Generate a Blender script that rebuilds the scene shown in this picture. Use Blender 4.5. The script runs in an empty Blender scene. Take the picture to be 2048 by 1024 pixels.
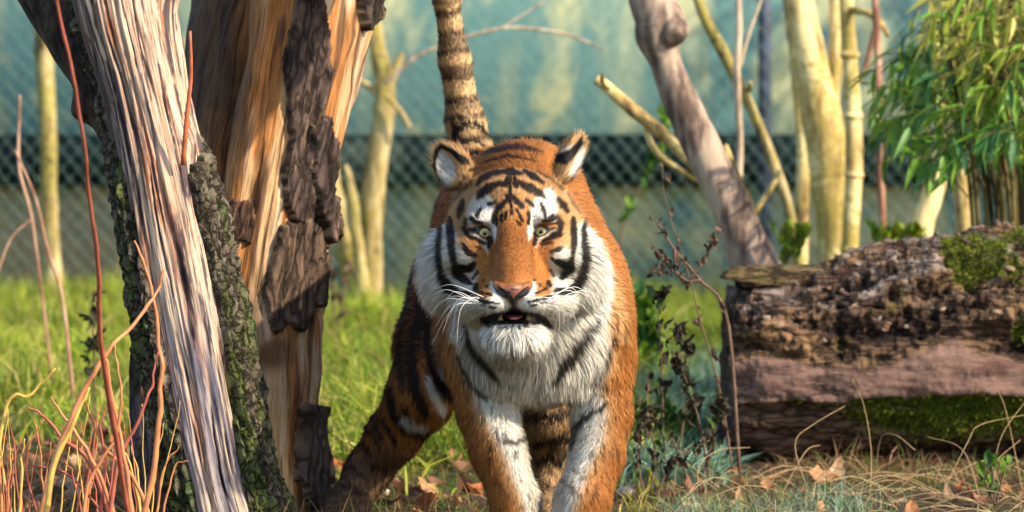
import bpy, bmesh, math, random
import numpy as np
from mathutils import Vector, Matrix
from mathutils.bvhtree import BVHTree

# ------------------------------------------------------------------ camera, sky, sun, exposure
scene = bpy.context.scene
C = scene.collection
F, YH, H = 7680.0, 198.0, 1.027          # focal length in photo pixels, horizon row, camera height (m)
cam_d = bpy.data.cameras.new('camera')
cam = bpy.data.objects.new('camera', cam_d); C.objects.link(cam)
cam.location = (0, 0, H); cam.rotation_euler = (math.radians(90), 0, 0)
cam_d.lens = 135; cam_d.sensor_width = 36; cam_d.shift_y = -(512 - YH) / 2048
cam_d.clip_start = 0.1; cam_d.clip_end = 400
cam_d.dof.use_dof = True; cam_d.dof.focus_distance = 8.42; cam_d.dof.aperture_fstop = 5.0
scene.camera = cam

SUN_EL, SUN_AZ = 33.0, 58.0               # elevation; degrees to the right of straight behind the camera
world = bpy.data.worlds.new('World'); scene.world = world; world.use_nodes = True
wn = world.node_tree.nodes; wl = world.node_tree.links; wn.clear()
sky = wn.new('ShaderNodeTexSky'); sky.sky_type = 'NISHITA'; sky.sun_disc = False
sky.sun_elevation = math.radians(SUN_EL); sky.sun_rotation = math.radians(180 - SUN_AZ)
bg = wn.new('ShaderNodeBackground'); bg.inputs[1].default_value = 0.15
wo = wn.new('ShaderNodeOutputWorld'); wl.new(sky.outputs[0], bg.inputs[0]); wl.new(bg.outputs[0], wo.inputs[0])
sun_d = bpy.data.lights.new('sun', 'SUN'); sun = bpy.data.objects.new('sun', sun_d); C.objects.link(sun)
sun_d.energy = 3.7; sun_d.angle = math.radians(0.6); sun_d.color = (1.0, 0.86, 0.65)
_e, _a = math.radians(SUN_EL), math.radians(SUN_AZ)
SUN = Vector((math.sin(_a) * math.cos(_e), -math.cos(_a) * math.cos(_e), math.sin(_e)))
sun.rotation_euler = SUN.to_track_quat('Z', 'Y').to_euler(); sun.location = SUN * 30
vs = scene.view_settings; vs.view_transform = 'Standard'; vs.look = 'None'; vs.exposure = 1.05; vs.gamma = 1; vs.use_curve_mapping = False
scene.cycles.use_denoising = True
scene.cycles.max_bounces = 6; scene.cycles.transparent_max_bounces = 8
scene.cycles.sample_clamp_indirect = 6

# ------------------------------------------------------------------ helpers
rng = np.random.default_rng(7)
def Wp(px, py, d):                        # a photo pixel and a distance -> a point
    return np.array([(px - 1024) / F * d, d, H + (YH - py) / F * d])
def Gp(px, d, z=0.0):                     # a point on the ground at that column and distance
    return np.array([(px - 1024) / F * d, d, z])
def dist_of(py): return F * H / (py - YH) # distance of the ground seen at that row
def pix(P):
    return 1024 + P[:, 0] / P[:, 1] * F, YH + (H - P[:, 2]) / P[:, 1] * F

def _hash(ix, iy, iz, seed):
    h = (ix * 374761393 + iy * 668265263 + iz * 1440662683 + seed * 974634541) & 0xFFFFFFFF
    h = ((h ^ (h >> 13)) * 1274126177) & 0xFFFFFFFF
    h = ((h ^ (h >> 16)) * 2246822519) & 0xFFFFFFFF
    return ((h ^ (h >> 15)) & 0xFFFFFF) / float(0x7FFFFF) - 1.0
def vnoise(p, seed=0):
    p = np.asarray(p, float); i = np.floor(p).astype(np.int64); f = p - i; u = f * f * (3 - 2 * f)
    out = 0
    for dx in (0, 1):
        wx = u[:, 0] if dx else 1 - u[:, 0]
        for dy in (0, 1):
            wy = u[:, 1] if dy else 1 - u[:, 1]
            for dz in (0, 1):
                wz = u[:, 2] if dz else 1 - u[:, 2]
                out = out + _hash(i[:, 0] + dx, i[:, 1] + dy, i[:, 2] + dz, seed) * wx * wy * wz
    return out
def fbm(p, octv=4, seed=0, gain=0.5):
    p = np.asarray(p, float); a = 1.0; s = 0.0; t = 0.0
    for o in range(octv):
        s = s + a * vnoise(p * 2.0 ** o, seed + o * 17); t += a; a *= gain
    return s / t
def sstep(a, b, x):
    t = np.clip((x - a) / (b - a), 0, 1); return t * t * (3 - 2 * t)
def nrmz(v):
    return v / np.maximum(np.linalg.norm(v, axis=-1, keepdims=True), 1e-9)

def mesh_np(name, verts, faces, mat=None, parent=None, smooth=True, cols=None, vecs=None, link=True, uv=None):
    """faces: (N,3) or (N,4) array, or list of such arrays"""
    me = bpy.data.meshes.new(name)
    fl = faces if isinstance(faces, list) else [faces]
    verts = np.asarray(verts, np.float32)
    me.vertices.add(len(verts)); me.vertices.foreach_set('co', verts.ravel())
    loops = np.concatenate([np.asarray(f, np.int32).ravel() for f in fl])
    tot = np.concatenate([np.full(len(f), np.asarray(f).shape[1], np.int32) for f in fl])
    st = np.concatenate([[0], np.cumsum(tot)[:-1]]).astype(np.int32)
    me.loops.add(len(loops)); me.loops.foreach_set('vertex_index', loops)
    me.polygons.add(len(tot)); me.polygons.foreach_set('loop_start', st)
    try: me.polygons.foreach_set('loop_total', tot)
    except Exception: pass
    if smooth: me.polygons.foreach_set('use_smooth', np.ones(len(tot), bool))
    if cols is not None:
        for nm, c in cols.items():
            c = np.asarray(c, np.float32)
            if c.shape[1] == 3: c = np.concatenate([c, np.ones((len(c), 1), np.float32)], 1)
            at = me.attributes.new(nm, 'FLOAT_COLOR', 'POINT'); at.data.foreach_set('color', c.ravel())
    if vecs is not None:
        for nm, c in vecs.items():
            at = me.attributes.new(nm, 'FLOAT_VECTOR', 'POINT'); at.data.foreach_set('vector', np.asarray(c, np.float32).ravel())
    if uv is not None:
        at = me.attributes.new('puv', 'FLOAT_VECTOR', 'POINT'); at.data.foreach_set('vector', np.asarray(uv, np.float32).ravel())
    me.update(calc_edges=True)
    if mat is not None: me.materials.append(mat)
    if not link: return me
    o = bpy.data.objects.new(name, me); C.objects.link(o)
    if parent is not None: o.parent = parent
    return o
def tag(o, label=None, cat=None, group=None, kind=None):
    if label: o['label'] = label
    if cat: o['category'] = cat
    if group: o['group'] = group
    if kind: o['kind'] = kind
    return o
def empty(name, loc=(0, 0, 0)):
    o = bpy.data.objects.new(name, None); C.objects.link(o); o.location = loc; o.empty_display_size = 0.1
    return o

def spline(pts, n):
    """Catmull-Rom through rows of pts (any width), n samples"""
    pts = np.asarray(pts, float); m = len(pts)
    if m == 2:
        t = np.linspace(0, 1, n)[:, None]; return pts[0] * (1 - t) + pts[1] * t
    P = np.vstack([2 * pts[0] - pts[1], pts, 2 * pts[-1] - pts[-2]])
    t = np.linspace(0, m - 1 - 1e-6, n); i = t.astype(int); f = (t - i)[:, None]
    a, b, c, d = P[i], P[i + 1], P[i + 2], P[i + 3]
    return 0.5 * (2 * b + (c - a) * f + (2 * a - 5 * b + 4 * c - d) * f ** 2 + (3 * b - a - 3 * c + d) * f ** 3)
def frames(path):
    t = nrmz(np.gradient(path, axis=0)); up = np.array([0.13, -1.0, 0.05])
    s = nrmz(np.cross(t, np.broadcast_to(up, t.shape))); b = np.cross(s, t)
    return t, s, b
def tube(path, rad, nseg=8, cap=True, v0=0):
    path = np.asarray(path, float); n = len(path); rad = np.broadcast_to(rad, (n,))
    t, s, b = frames(path)
    a = np.arange(nseg) / nseg * 2 * np.pi
    V = path[:, None] + rad[:, None, None] * (np.cos(a)[None, :, None] * s[:, None] + np.sin(a)[None, :, None] * b[:, None])
    V = V.reshape(-1, 3)
    i = np.arange(n - 1)[:, None] * nseg; j = np.arange(nseg)[None]; k = (j + 1) % nseg
    Fq = np.stack([i + j, i + nseg + j, i + nseg + k, i + k], -1).reshape(-1, 4)
    if cap:
        V = np.vstack([V, path[0], path[-1]]); c0, c1 = n * nseg, n * nseg + 1
        j = np.arange(nseg); k = (j + 1) % nseg; l = (n - 1) * nseg
        Fq = np.vstack([Fq, np.stack([np.full(nseg, c0), j, k, k], -1)[:, [0, 1, 2, 2]], np.stack([np.full(nseg, c1), l + k, l + j, l + j], -1)])
    return V, Fq + v0
def fix_tri(Fq):
    """split quads whose last two corners coincide into triangles"""
    d = Fq[:, 2] == Fq[:, 3]
    r = []
    if (~d).any(): r.append(Fq[~d])
    if d.any(): r.append(Fq[d][:, :3])
    return r
class Acc:                                # collects meshes into one
    def __init__(s): s.v, s.f, s.c, s.n = [], [], [], 0
    def add(s, V, Fq, col=None):
        s.v.append(V); s.f.append(Fq + s.n); s.n += len(V)
        if col is not None: s.c.append(np.broadcast_to(np.asarray(col, float), (len(V), 3)))
    def tube(s, path, rad, nseg=6, col=None):
        V, Fq = tube(path, rad, nseg); s.add(V, Fq, col)
    def build(s, name, mat, parent=None, smooth=True, link=True):
        Fq = np.vstack(s.f)
        return mesh_np(name, np.vstack(s.v), fix_tri(Fq), mat, parent, smooth, {'col': np.vstack(s.c)} if s.c else None, link=link)

# ---- materials
def new_mat(name):
    m = bpy.data.materials.new(name); m.use_nodes = True; nt = m.node_tree; nt.nodes.clear()
    out = nt.nodes.new('ShaderNodeOutputMaterial'); return m, nt, out
def nd(nt, typ, ins=None, **kw):
    n = nt.nodes.new(typ)
    for k, v in kw.items(): setattr(n, k, v)
    for k, v in (ins or {}).items():
        if hasattr(v, 'is_output') or isinstance(v, bpy.types.NodeSocket): nt.links.new(v, n.inputs[k])
        else: n.inputs[k].default_value = v
    return n
def ramp(nt, fac, stops, interp='LINEAR'):
    r = nt.nodes.new('ShaderNodeValToRGB'); r.color_ramp.interpolation = interp; nt.links.new(fac, r.inputs[0])
    e = r.color_ramp.elements
    while len(e) < len(stops): e.new(0.5)
    for el, (p, c) in zip(e, stops): el.position = p; el.color = (*c, 1) if len(c) == 3 else c
    return r.outputs[0]
def mixc(nt, fac, a, b, mode='MIX'):
    m = nt.nodes.new('ShaderNodeMix'); m.data_type = 'RGBA'; m.blend_type = mode
    for s, v in ((m.inputs[0], fac), (m.inputs[6], a), (m.inputs[7], b)):
        if isinstance(v, bpy.types.NodeSocket): nt.links.new(v, s)
        else: s.default_value = v if not isinstance(v, tuple) or len(v) == 4 else (*v, 1)
    return m.outputs[2]
def noise(nt, vec, scale, detail=4, rough=0.55, dist=0.0):
    n = nt.nodes.new('ShaderNodeTexNoise'); n.inputs['Scale'].default_value = scale; n.inputs['Detail'].default_value = detail
    n.inputs['Roughness'].default_value = rough; n.inputs['Distortion'].default_value = dist
    if vec is not None: nt.links.new(vec, n.inputs['Vector'])
    return n.outputs['Fac']
def mapping(nt, vec, scale=(1, 1, 1), rot=(0, 0, 0), loc=(0, 0, 0)):
    m = nt.nodes.new('ShaderNodeMapping'); nt.links.new(vec, m.inputs[0])
    m.inputs['Scale'].default_value = scale; m.inputs['Rotation'].default_value = rot; m.inputs['Location'].default_value = loc
    return m.outputs[0]
def attr(nt, name, out='Color'):
    a = nt.nodes.new('ShaderNodeAttribute'); a.attribute_name = name; return a.outputs[out]
def bump(nt, h, strength=0.5, dist=0.01):
    b = nt.nodes.new('ShaderNodeBump'); b.inputs['Strength'].default_value = strength; b.inputs['Distance'].default_value = dist
    nt.links.new(h, b.inputs['Height']); return b.outputs[0]
def pbsdf(nt, out, col, rough=0.8, normal=None, spec=0.3, **kw):
    p = nt.nodes.new('ShaderNodeBsdfPrincipled')
    for k, v in (('Base Color', col), ('Roughness', rough), ('Normal', normal), ('Specular IOR Level', spec), *kw.items()):
        if v is None: continue
        if isinstance(v, bpy.types.NodeSocket): nt.links.new(v, p.inputs[k])
        else: p.inputs[k].default_value = (*v, 1) if isinstance(v, tuple) and len(v) == 3 else v
    if out is not None: nt.links.new(p.outputs[0], out.inputs[0])
    return p
def geo_pos(nt): return nt.nodes.new('ShaderNodeNewGeometry').outputs['Position']
def simple_mat(name, col, rough=0.7, var=0.25, scale=12, spec=0.3, bumps=0.0):
    m, nt, out = new_mat(name); pos = geo_pos(nt)
    f = noise(nt, pos, scale)
    c = ramp(nt, f, [(0.3, tuple(x * (1 - var) for x in col)), (0.7, tuple(min(1, x * (1 + var)) for x in col))])
    pbsdf(nt, out, c, rough, bump(nt, f, bumps, 0.01) if bumps else None, spec); return m
def leaf_mat(name, rough=0.55, transl=0.35, spec=0.3):
    """colour from the mesh, some light passing through"""
    m, nt, out = new_mat(name); c = attr(nt, 'col')
    p = pbsdf(nt, None, c, rough, None, spec); t = nd(nt, 'ShaderNodeBsdfTranslucent', {'Color': c})
    mx = nd(nt, 'ShaderNodeMixShader', {0: transl, 1: p.outputs[0], 2: t.outputs[0]}); nt.links.new(mx.outputs[0], out.inputs[0]); return m

def stroke_d(X, Y, pts):
    """signed distance (px) to a stroke of points (x, y, width)"""
    best = np.full(len(X), 1e3)
    if len(pts) == 1:
        x, y, wd = pts[0]; return np.hypot(X - x, Y - y) - wd / 2
    for (x0, y0, w0), (x1, y1, w1) in zip(pts[:-1], pts[1:]):
        dx, dy = x1 - x0, y1 - y0; L = dx * dx + dy * dy
        t = np.clip(((X - x0) * dx + (Y - y0) * dy) / L, 0, 1)
        best = np.minimum(best, np.hypot(X - x0 - t * dx, Y - y0 - t * dy) - (w0 + (w1 - w0) * t) / 2)
    return best
def poly_d(X, Y, P):
    """negative inside a polygon, px"""
    P = np.asarray(P, float); ins = np.zeros(len(X), bool); best = np.full(len(X), 1e3); n = len(P)
    for i in range(n):
        x0, y0 = P[i]; x1, y1 = P[(i + 1) % n]; dx, dy = x1 - x0, y1 - y0
        t = np.clip(((X - x0) * dx + (Y - y0) * dy) / (dx * dx + dy * dy + 1e-9), 0, 1)
        best = np.minimum(best, np.hypot(X - x0 - t * dx, Y - y0 - t * dy))
        ins ^= ((y0 > Y) != (y1 > Y)) & (X < dx * (Y - y0) / (dy if dy else 1e-9) + x0)
    return np.where(ins, -best, best)
# ================================================================== SETTING
def gh(x, y):
    P = np.stack([np.asarray(x, float) * 1.1, np.asarray(y, float) * 1.1, np.zeros_like(np.asarray(x, float))], -1).reshape(-1, 3)
    Q = P * 6.0
    return (fbm(P, 2, 41) * 0.022 + fbm(Q, 2, 42) * 0.010 - 0.012).reshape(np.shape(x))
def axc(segs):
    o = [segs[0][0]]
    for a, b, h in segs:
        n = max(1, int(round((b - a) / h))); o += list(a + (b - a) * (np.arange(n) + 1) / n)
    return np.array(o)
gx = axc([(-150, -20, 26), (-20, -4, 1.0), (-4, 4, 0.05), (4, 20, 1.0), (20, 150, 26)])
gy = axc([(-60, 4, 8), (4, 7, 0.3), (7, 14, 0.04), (14, 22, 0.12), (22, 40, 1.5), (40, 280, 30)])
XX, YY = np.meshgrid(gx, gy, indexing='ij'); ZZ = gh(XX, YY) * (np.abs(XX) < 6) * (YY < 24) * (YY > 4)
V = np.stack([XX, YY, ZZ], -1).reshape(-1, 3); nx, ny = XX.shape
i = np.arange(nx - 1)[:, None] * ny; j = np.arange(ny - 1)[None]
Fq = np.stack([i + j, i + ny + j, i + ny + j + 1, i + j + 1], -1).reshape(-1, 4)
m, nt, out = new_mat('soil'); pos = geo_pos(nt)
a = noise(nt, pos, 3.0, 5, 0.6); b = noise(nt, pos, 26, 6, 0.7); c = noise(nt, pos, 9, 3)
soil = ramp(nt, b, [(0.25, (0.022, 0.014, 0.016)), (0.45, (0.055, 0.034, 0.026)), (0.6, (0.11, 0.062, 0.036)), (0.75, (0.22, 0.13, 0.07))])
moss = ramp(nt, b, [(0.3, (0.025, 0.04, 0.01)), (0.7, (0.10, 0.13, 0.03))])
col = mixc(nt, ramp(nt, a, [(0.46, (0, 0, 0)), (0.58, (1, 1, 1))]), soil, moss)
pbsdf(nt, out, col, 0.95, bump(nt, b, 0.9, 0.03), 0.15)
ground = mesh_np('ground', V, Fq, m); tag(ground, kind='structure')

# ---- wall behind the fence
m, nt, out = new_mat('sun_patched_teal_paint'); pos = geo_pos(nt)
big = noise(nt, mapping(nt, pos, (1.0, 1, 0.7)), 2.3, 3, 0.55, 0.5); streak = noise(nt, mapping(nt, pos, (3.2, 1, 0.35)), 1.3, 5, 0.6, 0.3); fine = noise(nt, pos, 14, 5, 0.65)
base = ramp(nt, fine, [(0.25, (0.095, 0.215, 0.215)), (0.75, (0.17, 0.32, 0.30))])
pale = ramp(nt, fine, [(0.3, (0.36, 0.40, 0.22)), (0.7, (0.66, 0.64, 0.38))])  # cream patches of sunlight, painted into the wall colour
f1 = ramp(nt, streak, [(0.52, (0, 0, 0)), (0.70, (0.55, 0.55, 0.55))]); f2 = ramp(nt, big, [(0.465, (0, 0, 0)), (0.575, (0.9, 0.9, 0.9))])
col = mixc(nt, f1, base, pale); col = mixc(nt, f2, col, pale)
sx = nd(nt, 'ShaderNodeSeparateXYZ', {0: pos}); jn = noise(nt, pos, 1.7, 3)      # tan sunlight painted in low down on the left
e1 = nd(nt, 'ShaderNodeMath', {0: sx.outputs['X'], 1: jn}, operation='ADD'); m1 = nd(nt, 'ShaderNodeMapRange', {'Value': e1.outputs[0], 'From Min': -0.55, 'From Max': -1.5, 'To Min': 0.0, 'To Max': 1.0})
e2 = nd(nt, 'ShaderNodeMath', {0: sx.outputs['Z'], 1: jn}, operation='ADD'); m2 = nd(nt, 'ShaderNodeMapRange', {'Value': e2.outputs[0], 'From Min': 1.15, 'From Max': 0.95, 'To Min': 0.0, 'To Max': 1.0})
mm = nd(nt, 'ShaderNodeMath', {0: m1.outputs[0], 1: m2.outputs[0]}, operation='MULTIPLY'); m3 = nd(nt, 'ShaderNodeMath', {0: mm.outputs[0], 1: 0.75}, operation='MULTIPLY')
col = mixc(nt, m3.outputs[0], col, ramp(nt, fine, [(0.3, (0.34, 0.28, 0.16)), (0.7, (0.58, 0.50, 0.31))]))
pbsdf(nt, out, col, 0.8, bump(nt, fine, 0.3, 0.01), 0.2)
def box(x0, x1, y0, y1, z0, z1):
    V = np.array([(x, y, z) for x in (x0, x1) for y in (y0, y1) for z in (z0, z1)], float)
    Fq = np.array([(0, 1, 3, 2), (4, 6, 7, 5), (0, 4, 5, 1), (2, 3, 7, 6), (0, 2, 6, 4), (1, 5, 7, 3)]); return V, Fq
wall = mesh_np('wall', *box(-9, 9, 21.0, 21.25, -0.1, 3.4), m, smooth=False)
tag(wall, 'teal wall with painted sunlit patches behind the wire fence', 'wall')
m_cap = simple_mat('coping', (0.2, 0.21, 0.2), 0.8, 0.3, 8)
mesh_np('coping', *box(-9, 9, 20.95, 21.3, 3.403, 3.5), m_cap, wall, smooth=False)
# ---- dark green boards along the wall foot
m_gb = simple_mat('dark_green_board', (0.003, 0.016, 0.012), 0.7, 0.5, 5)
for k in range(6):
    x0 = -9 + k * 3.0; mesh_np('board', *box(x0 + 0.004, x0 + 2.996, 20.80 + 0.01 * (k % 2), 20.84 + 0.01 * (k % 2), 0.555, 0.835), m_gb, wall, smooth=False)
m_kb = simple_mat('dark_kerb', (0.02, 0.024, 0.05), 0.7, 0.4, 6)

# ---- chain-link fence
FD = 19.6; fence = empty('chain_link_fence', (0, FD, 0)); tag(fence, 'galvanised chain-link fence with dark posts standing before the teal wall', 'fence')
m_wire = simple_mat('galvanised_wire', (0.17, 0.26, 0.23), 0.45, 0.3, 30, 0.5); m_wire.node_tree.nodes['Principled BSDF'].inputs['Metallic'].default_value = 0.35
acc = Acc(); pit = 0.082; hh = 2.3
for k in range(int(-(4.6 + hh) / pit), int((4.6 + hh) / pit) + 1):
    for s in (-1, 1):
        x0 = k * pit; t0, t1 = 0.02, hh
        tt = np.linspace(t0, t1, 14); p = np.stack([x0 + s * tt * 0.86, np.full(14, 0.004 * s), tt], 1); p[:, 0] += 0.018 * fbm(p * 2.1, 2, 44); p[:, 2] += 0.018 * fbm(p * 1.7 + 5, 2, 45)
        if max(p[:, 0]) < -4.7 or min(p[:, 0]) > 4.7: continue
        acc.tube(p, 0.0013, 4)
o = acc.build('wire_mesh', m_wire, fence)
m_post = simple_mat('dark_blue_post', (0.035, 0.045, 0.075), 0.5, 0.6, 9, 0.4)
for px_ in (-420, 1531, 2480):
    x = (px_ - 1024) / F * FD; V, Fq = tube(np.array([[x, 0.06, -0.05], [x, 0.06, 1.2], [x, 0.06, 2.4]]), 0.036, 14)
    mesh_np('post', V, fix_tri(Fq), m_post, fence)
for z in (2.28, 0.03):
    V, Fq = tube(np.array([[-4.7, 0.012, z], [0, 0.012, z], [4.7, 0.012, z]]), 0.014, 8); mesh_np('rail', V, fix_tri(Fq), m_kb, fence)

# ================================================================== TREES
def trunk_surf(ctrl, nA, nL, disp=None, a0=-np.pi, a1=np.pi):
    """ctrl rows: px, py, dist, radius.  Angle 0 faces the camera, + to the right.  -> grid V (nL,nA,3), angle, length (m)"""
    c = np.array([[*Wp(px, py, d), r] for px, py, d, r in ctrl]); s = spline(c, nL); path, rad = s[:, :3], s[:, 3]
    ln = np.concatenate([[0], np.cumsum(np.linalg.norm(np.diff(path, axis=0), axis=1))])
    t = nrmz(np.gradient(path, axis=0)); f = np.array([0, -1.0, 0]); f = nrmz(f - (t @ f)[:, None] * t); s_ = np.cross(t, f)
    s_ *= np.sign(s_[:, :1])
    full = abs(a1 - a0 - 2 * np.pi) < 1e-6
    A = np.linspace(a0, a1, nA, endpoint=not full)
    Ag, Lg = np.meshgrid(A, ln); Rg = np.repeat(rad[:, None], nA, 1)
    q = np.stack([np.cos(Ag).ravel(), np.sin(Ag).ravel(), Lg.ravel()], 1)
    def place(dr): return path[:, None] + (Rg + dr)[..., None] * (np.cos(Ag)[..., None] * f[:, None] + np.sin(Ag)[..., None] * s_[:, None])
    dr = disp(Ag, Lg, Rg, q).reshape(Ag.shape) if disp else 0 * Ag
    return place, dr, Ag, Lg, Rg, q, full
def grid_faces(nL, nA, full):
    i = np.arange(nL - 1)[:, None] * nA; j = np.arange(nA if full else nA - 1)[None]; k = (j + 1) % nA
    return np.stack([i + j, i + k, i + nA + k, i + nA + j], -1).reshape(-1, 4)
def compact(V, Fq, *arrs):
    used = np.unique(Fq); mp = np.full(len(V), -1); mp[used] = np.arange(len(used))
    return (V[used], mp[Fq]) + tuple(a[used] for a in arrs)
def cap_ends(V, Fq, nL, nA):
    a = np.arange(nA); b = (a + 1) % nA; n = len(V)
    V = np.vstack([V, V[:nA].mean(0), V[-nA:].mean(0)])
    T = np.vstack([np.stack([np.full(nA, n), b, a], 1), np.stack([np.full(nA, n + 1), (nL - 1) * nA + a, (nL - 1) * nA + b], 1)])
    return V, [Fq, T]

def bark_mat(name, dark, mid, light, moss=None, moss_amt=0.5, scale=1.0):
    m, nt, out = new_mat(name); pos = geo_pos(nt)
    n1 = noise(nt, mapping(nt, pos, (1, 1, 0.25)), 60 * scale, 5, 0.65); n2 = noise(nt, pos, 9 * scale, 4); n3 = noise(nt, pos, 160 * scale, 3)
    n4 = noise(nt, mapping(nt, pos, (1, 1, 0.5)), 7, 3); n1 = nd(nt, 'ShaderNodeMath', {0: n1, 1: nd(nt, 'ShaderNodeMath', {0: n4, 1: 0.8}, operation='MULTIPLY').outputs[0]}, operation='ADD').outputs[0]; n1 = nd(nt, 'ShaderNodeMath', {0: n1, 1: 0.556}, operation='MULTIPLY').outputs[0]
    c = ramp(nt, n1, [(0.41, dark), (0.49, mid), (0.57, light)])
    if moss:
        k = nd(nt, 'ShaderNodeMath', {0: n2, 1: n3}, operation='ADD')
        c = mixc(nt, ramp(nt, nd(nt, 'ShaderNodeMath', {0: k.outputs[0], 1: 0.5}, operation='MULTIPLY').outputs[0], [(0.56 - 0.16 * moss_amt, (0, 0, 0)), (0.66 - 0.16 * moss_amt, (0.9, 0.9, 0.9))]), c, moss)
    pbsdf(nt, out, c, 0.9, bump(nt, n1, 0.7, 0.006), 0.2); return m
def col_mat(name, rough=0.8, bs=0.5, bscale=90, spec=0.25, stretch=(1, 1, 0.2)):
    """colour from the mesh, fine grain from noise"""
    m, nt, out = new_mat(name); pos = geo_pos(nt); n1 = noise(nt, mapping(nt, pos, stretch), bscale, 5, 0.65)
    c = mixc(nt, 1.0, attr(nt, 'col'), ramp(nt, n1, [(0.25, (0.55, 0.53, 0.53)), (0.6, (1.05, 1.05, 1.05))]), 'MULTIPLY')
    pbsdf(nt, out, c, rough, bump(nt, n1, bs, 0.004), spec); return m
def fibre_mat(name, rough=0.75, fib=(260, 9), crack=(60, 2.2), amt=0.8, spec=0.25):
    """bare wood: colour from the mesh, fine fibres and drying cracks running along the trunk"""
    m, nt, out = new_mat(name); uv = attr(nt, 'puv', 'Vector')
    n1 = noise(nt, mapping(nt, uv, (fib[0], fib[1], 1)), 1.0, 4, 0.6, 0.3); n2 = noise(nt, mapping(nt, uv, (crack[0], crack[1], 1)), 1.0, 5, 0.7, 0.6)
    ck = ramp(nt, n2, [(0.37, (0.10, 0.08, 0.09)), (0.43, (0.85, 0.84, 0.84)), (0.7, (1.12, 1.1, 1.08))]); fb = ramp(nt, n1, [(0.40, (0.48, 0.44, 0.43)), (0.50, (1.0, 1.0, 1.0)), (0.64, (1.18, 1.18, 1.18))])
    c = mixc(nt, amt, attr(nt, 'col'), fb, 'MULTIPLY'); c = mixc(nt, amt, c, ck, 'MULTIPLY')
    h = nd(nt, 'ShaderNodeMath', {0: n1, 1: ck}, operation='ADD')
    pbsdf(nt, out, c, rough, bump(nt, h.outputs[0], 0.8, 0.004), spec); return m
def plate_mat(name, sc=(34, 11), rough=0.9, spec=0.15, depth=0.010, crackc=0.12, vec='puv'):
    """old bark: irregular plates parted by dark fissures"""
    m, nt, out = new_mat(name); uv = attr(nt, 'puv', 'Vector') if vec == 'puv' else geo_pos(nt)
    mp = mapping(nt, uv, (sc[0], sc[1], sc[1])); nz = nt.nodes.new('ShaderNodeTexNoise'); nz.inputs['Scale'].default_value = 1.3; nz.inputs['Detail'].default_value = 4; nt.links.new(mp, nz.inputs['Vector'])
    va = nd(nt, 'ShaderNodeVectorMath', {0: mp}, operation='ADD'); vs_ = nd(nt, 'ShaderNodeVectorMath', {0: nz.outputs['Color']}, operation='SCALE'); vs_.inputs['Scale'].default_value = 1.6; nt.links.new(vs_.outputs[0], va.inputs[1])
    vo = nt.nodes.new('ShaderNodeTexVoronoi'); vo.feature = 'DISTANCE_TO_EDGE'; vo.inputs['Scale'].default_value = 1.0; nt.links.new(va.outputs[0], vo.inputs['Vector'])
    al = attr(nt, 'col', 'Alpha'); e = ramp(nt, vo.outputs['Distance'], [(0.02, (crackc,) * 3), (0.16, (0.85,) * 3), (0.4, (1.2,) * 3)]); e = mixc(nt, al, (1, 1, 1, 1), e); n3 = noise(nt, uv, 320, 4, 0.7); g = ramp(nt, n3, [(0.3, (0.55,) * 3), (0.7, (1.25,) * 3)])
    c = mixc(nt, 0.9, attr(nt, 'col'), e, 'MULTIPLY'); c = mixc(nt, 0.8, c, g, 'MULTIPLY')
    h = nd(nt, 'ShaderNodeMath', {0: e, 1: n3}, operation='ADD')
    pbsdf(nt, out, c, rough, bump(nt, h.outputs[0], 1.0, depth), spec); return m
def lerp3(a, b, m): return a + (np.asarray(b) - a) * np.clip(m, 0, 1)[:, None]

# ---- barkless leaning trunk in front
T1 = [(500, 1135, 8.66, 0.128), (470, 1050, 8.67, 0.116), (440, 940, 8.69, 0.108), (412, 800, 8.71, 0.110), (372, 600, 8.74, 0.112), (335, 400, 8.77, 0.104), (293, 200, 8.80, 0.098), (258, 50, 8.82, 0.112), (240, -40, 8.84, 0.118), (205, -180, 8.87, 0.11)]
nA, nL = 300, 560
SPLITS = [(-0.62, 0.75, 1.45, 0.030, 0.020), (-0.42, 0.95, 1.30, 0.022, 0.014), (-0.80, 0.55, 1.15, 0.030, 0.018), (-0.15, 0.62, 0.98, 0.018, 0.010), (0.18, 0.55, 0.80, 0.022, 0.014), (0.12, 0.10, 0.42, 0.024, 0.014), (0.35, 0.15, 0.36, 0.016, 0.010), (-0.30, 0.05, 0.40, 0.018, 0.010), (0.50, 0.80, 1.15, 0.014, 0.008), (0.28, 1.05, 1.40, 0.014, 0.008), (0.02, 1.10, 1.50, 0.014, 0.008)]
def split_mask(A, q):
    """drying splits: narrow, wandering, running with the grain"""
    out = np.zeros(len(q)); dep = np.zeros(len(q)); a = A.ravel()
    for i, (a0, l0, l1, wd, dp) in enumerate(SPLITS):
        c = a0 + 0.10 * fbm(np.stack([q[:, 2] * 5, np.full(len(q), i * 7.3), 0 * a], 1), 3, 400 + i)
        m = np.exp(-((a - c) / wd) ** 2) * sstep(l0, l0 + 0.12, q[:, 2]) * sstep(l1, l1 - 0.12, q[:, 2]); out = np.maximum(out, m); dep += m * dp
    return out, dep
def d1(A, L, R, q):
    f = fbm(np.stack([q[:, 0] * 5, q[:, 1] * 5, q[:, 2] * 5], 1), 3, 51) * 0.010
    fib = fbm(np.stack([q[:, 0] * 24, q[:, 1] * 24, q[:, 2] * 3.6], 1), 3, 52)
    ck = -0.010 * sstep(0.22, 0.45, fbm(np.stack([q[:, 0] * 10, q[:, 1] * 10, q[:, 2] * 2.6], 1), 3, 54)) - split_mask(A, q)[1]
    kn = 0.034 * np.exp(-(((A.ravel() - 1.25) / 0.40) ** 2 + ((q[:, 2] - 1.36) / 0.07) ** 2)) + 0.016 * np.exp(-(((A.ravel() - 0.9) / 0.25) ** 2 + ((q[:, 2] - 0.96) / 0.03) ** 2))
    return f + fib * 0.0030 + ck + kn
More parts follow.
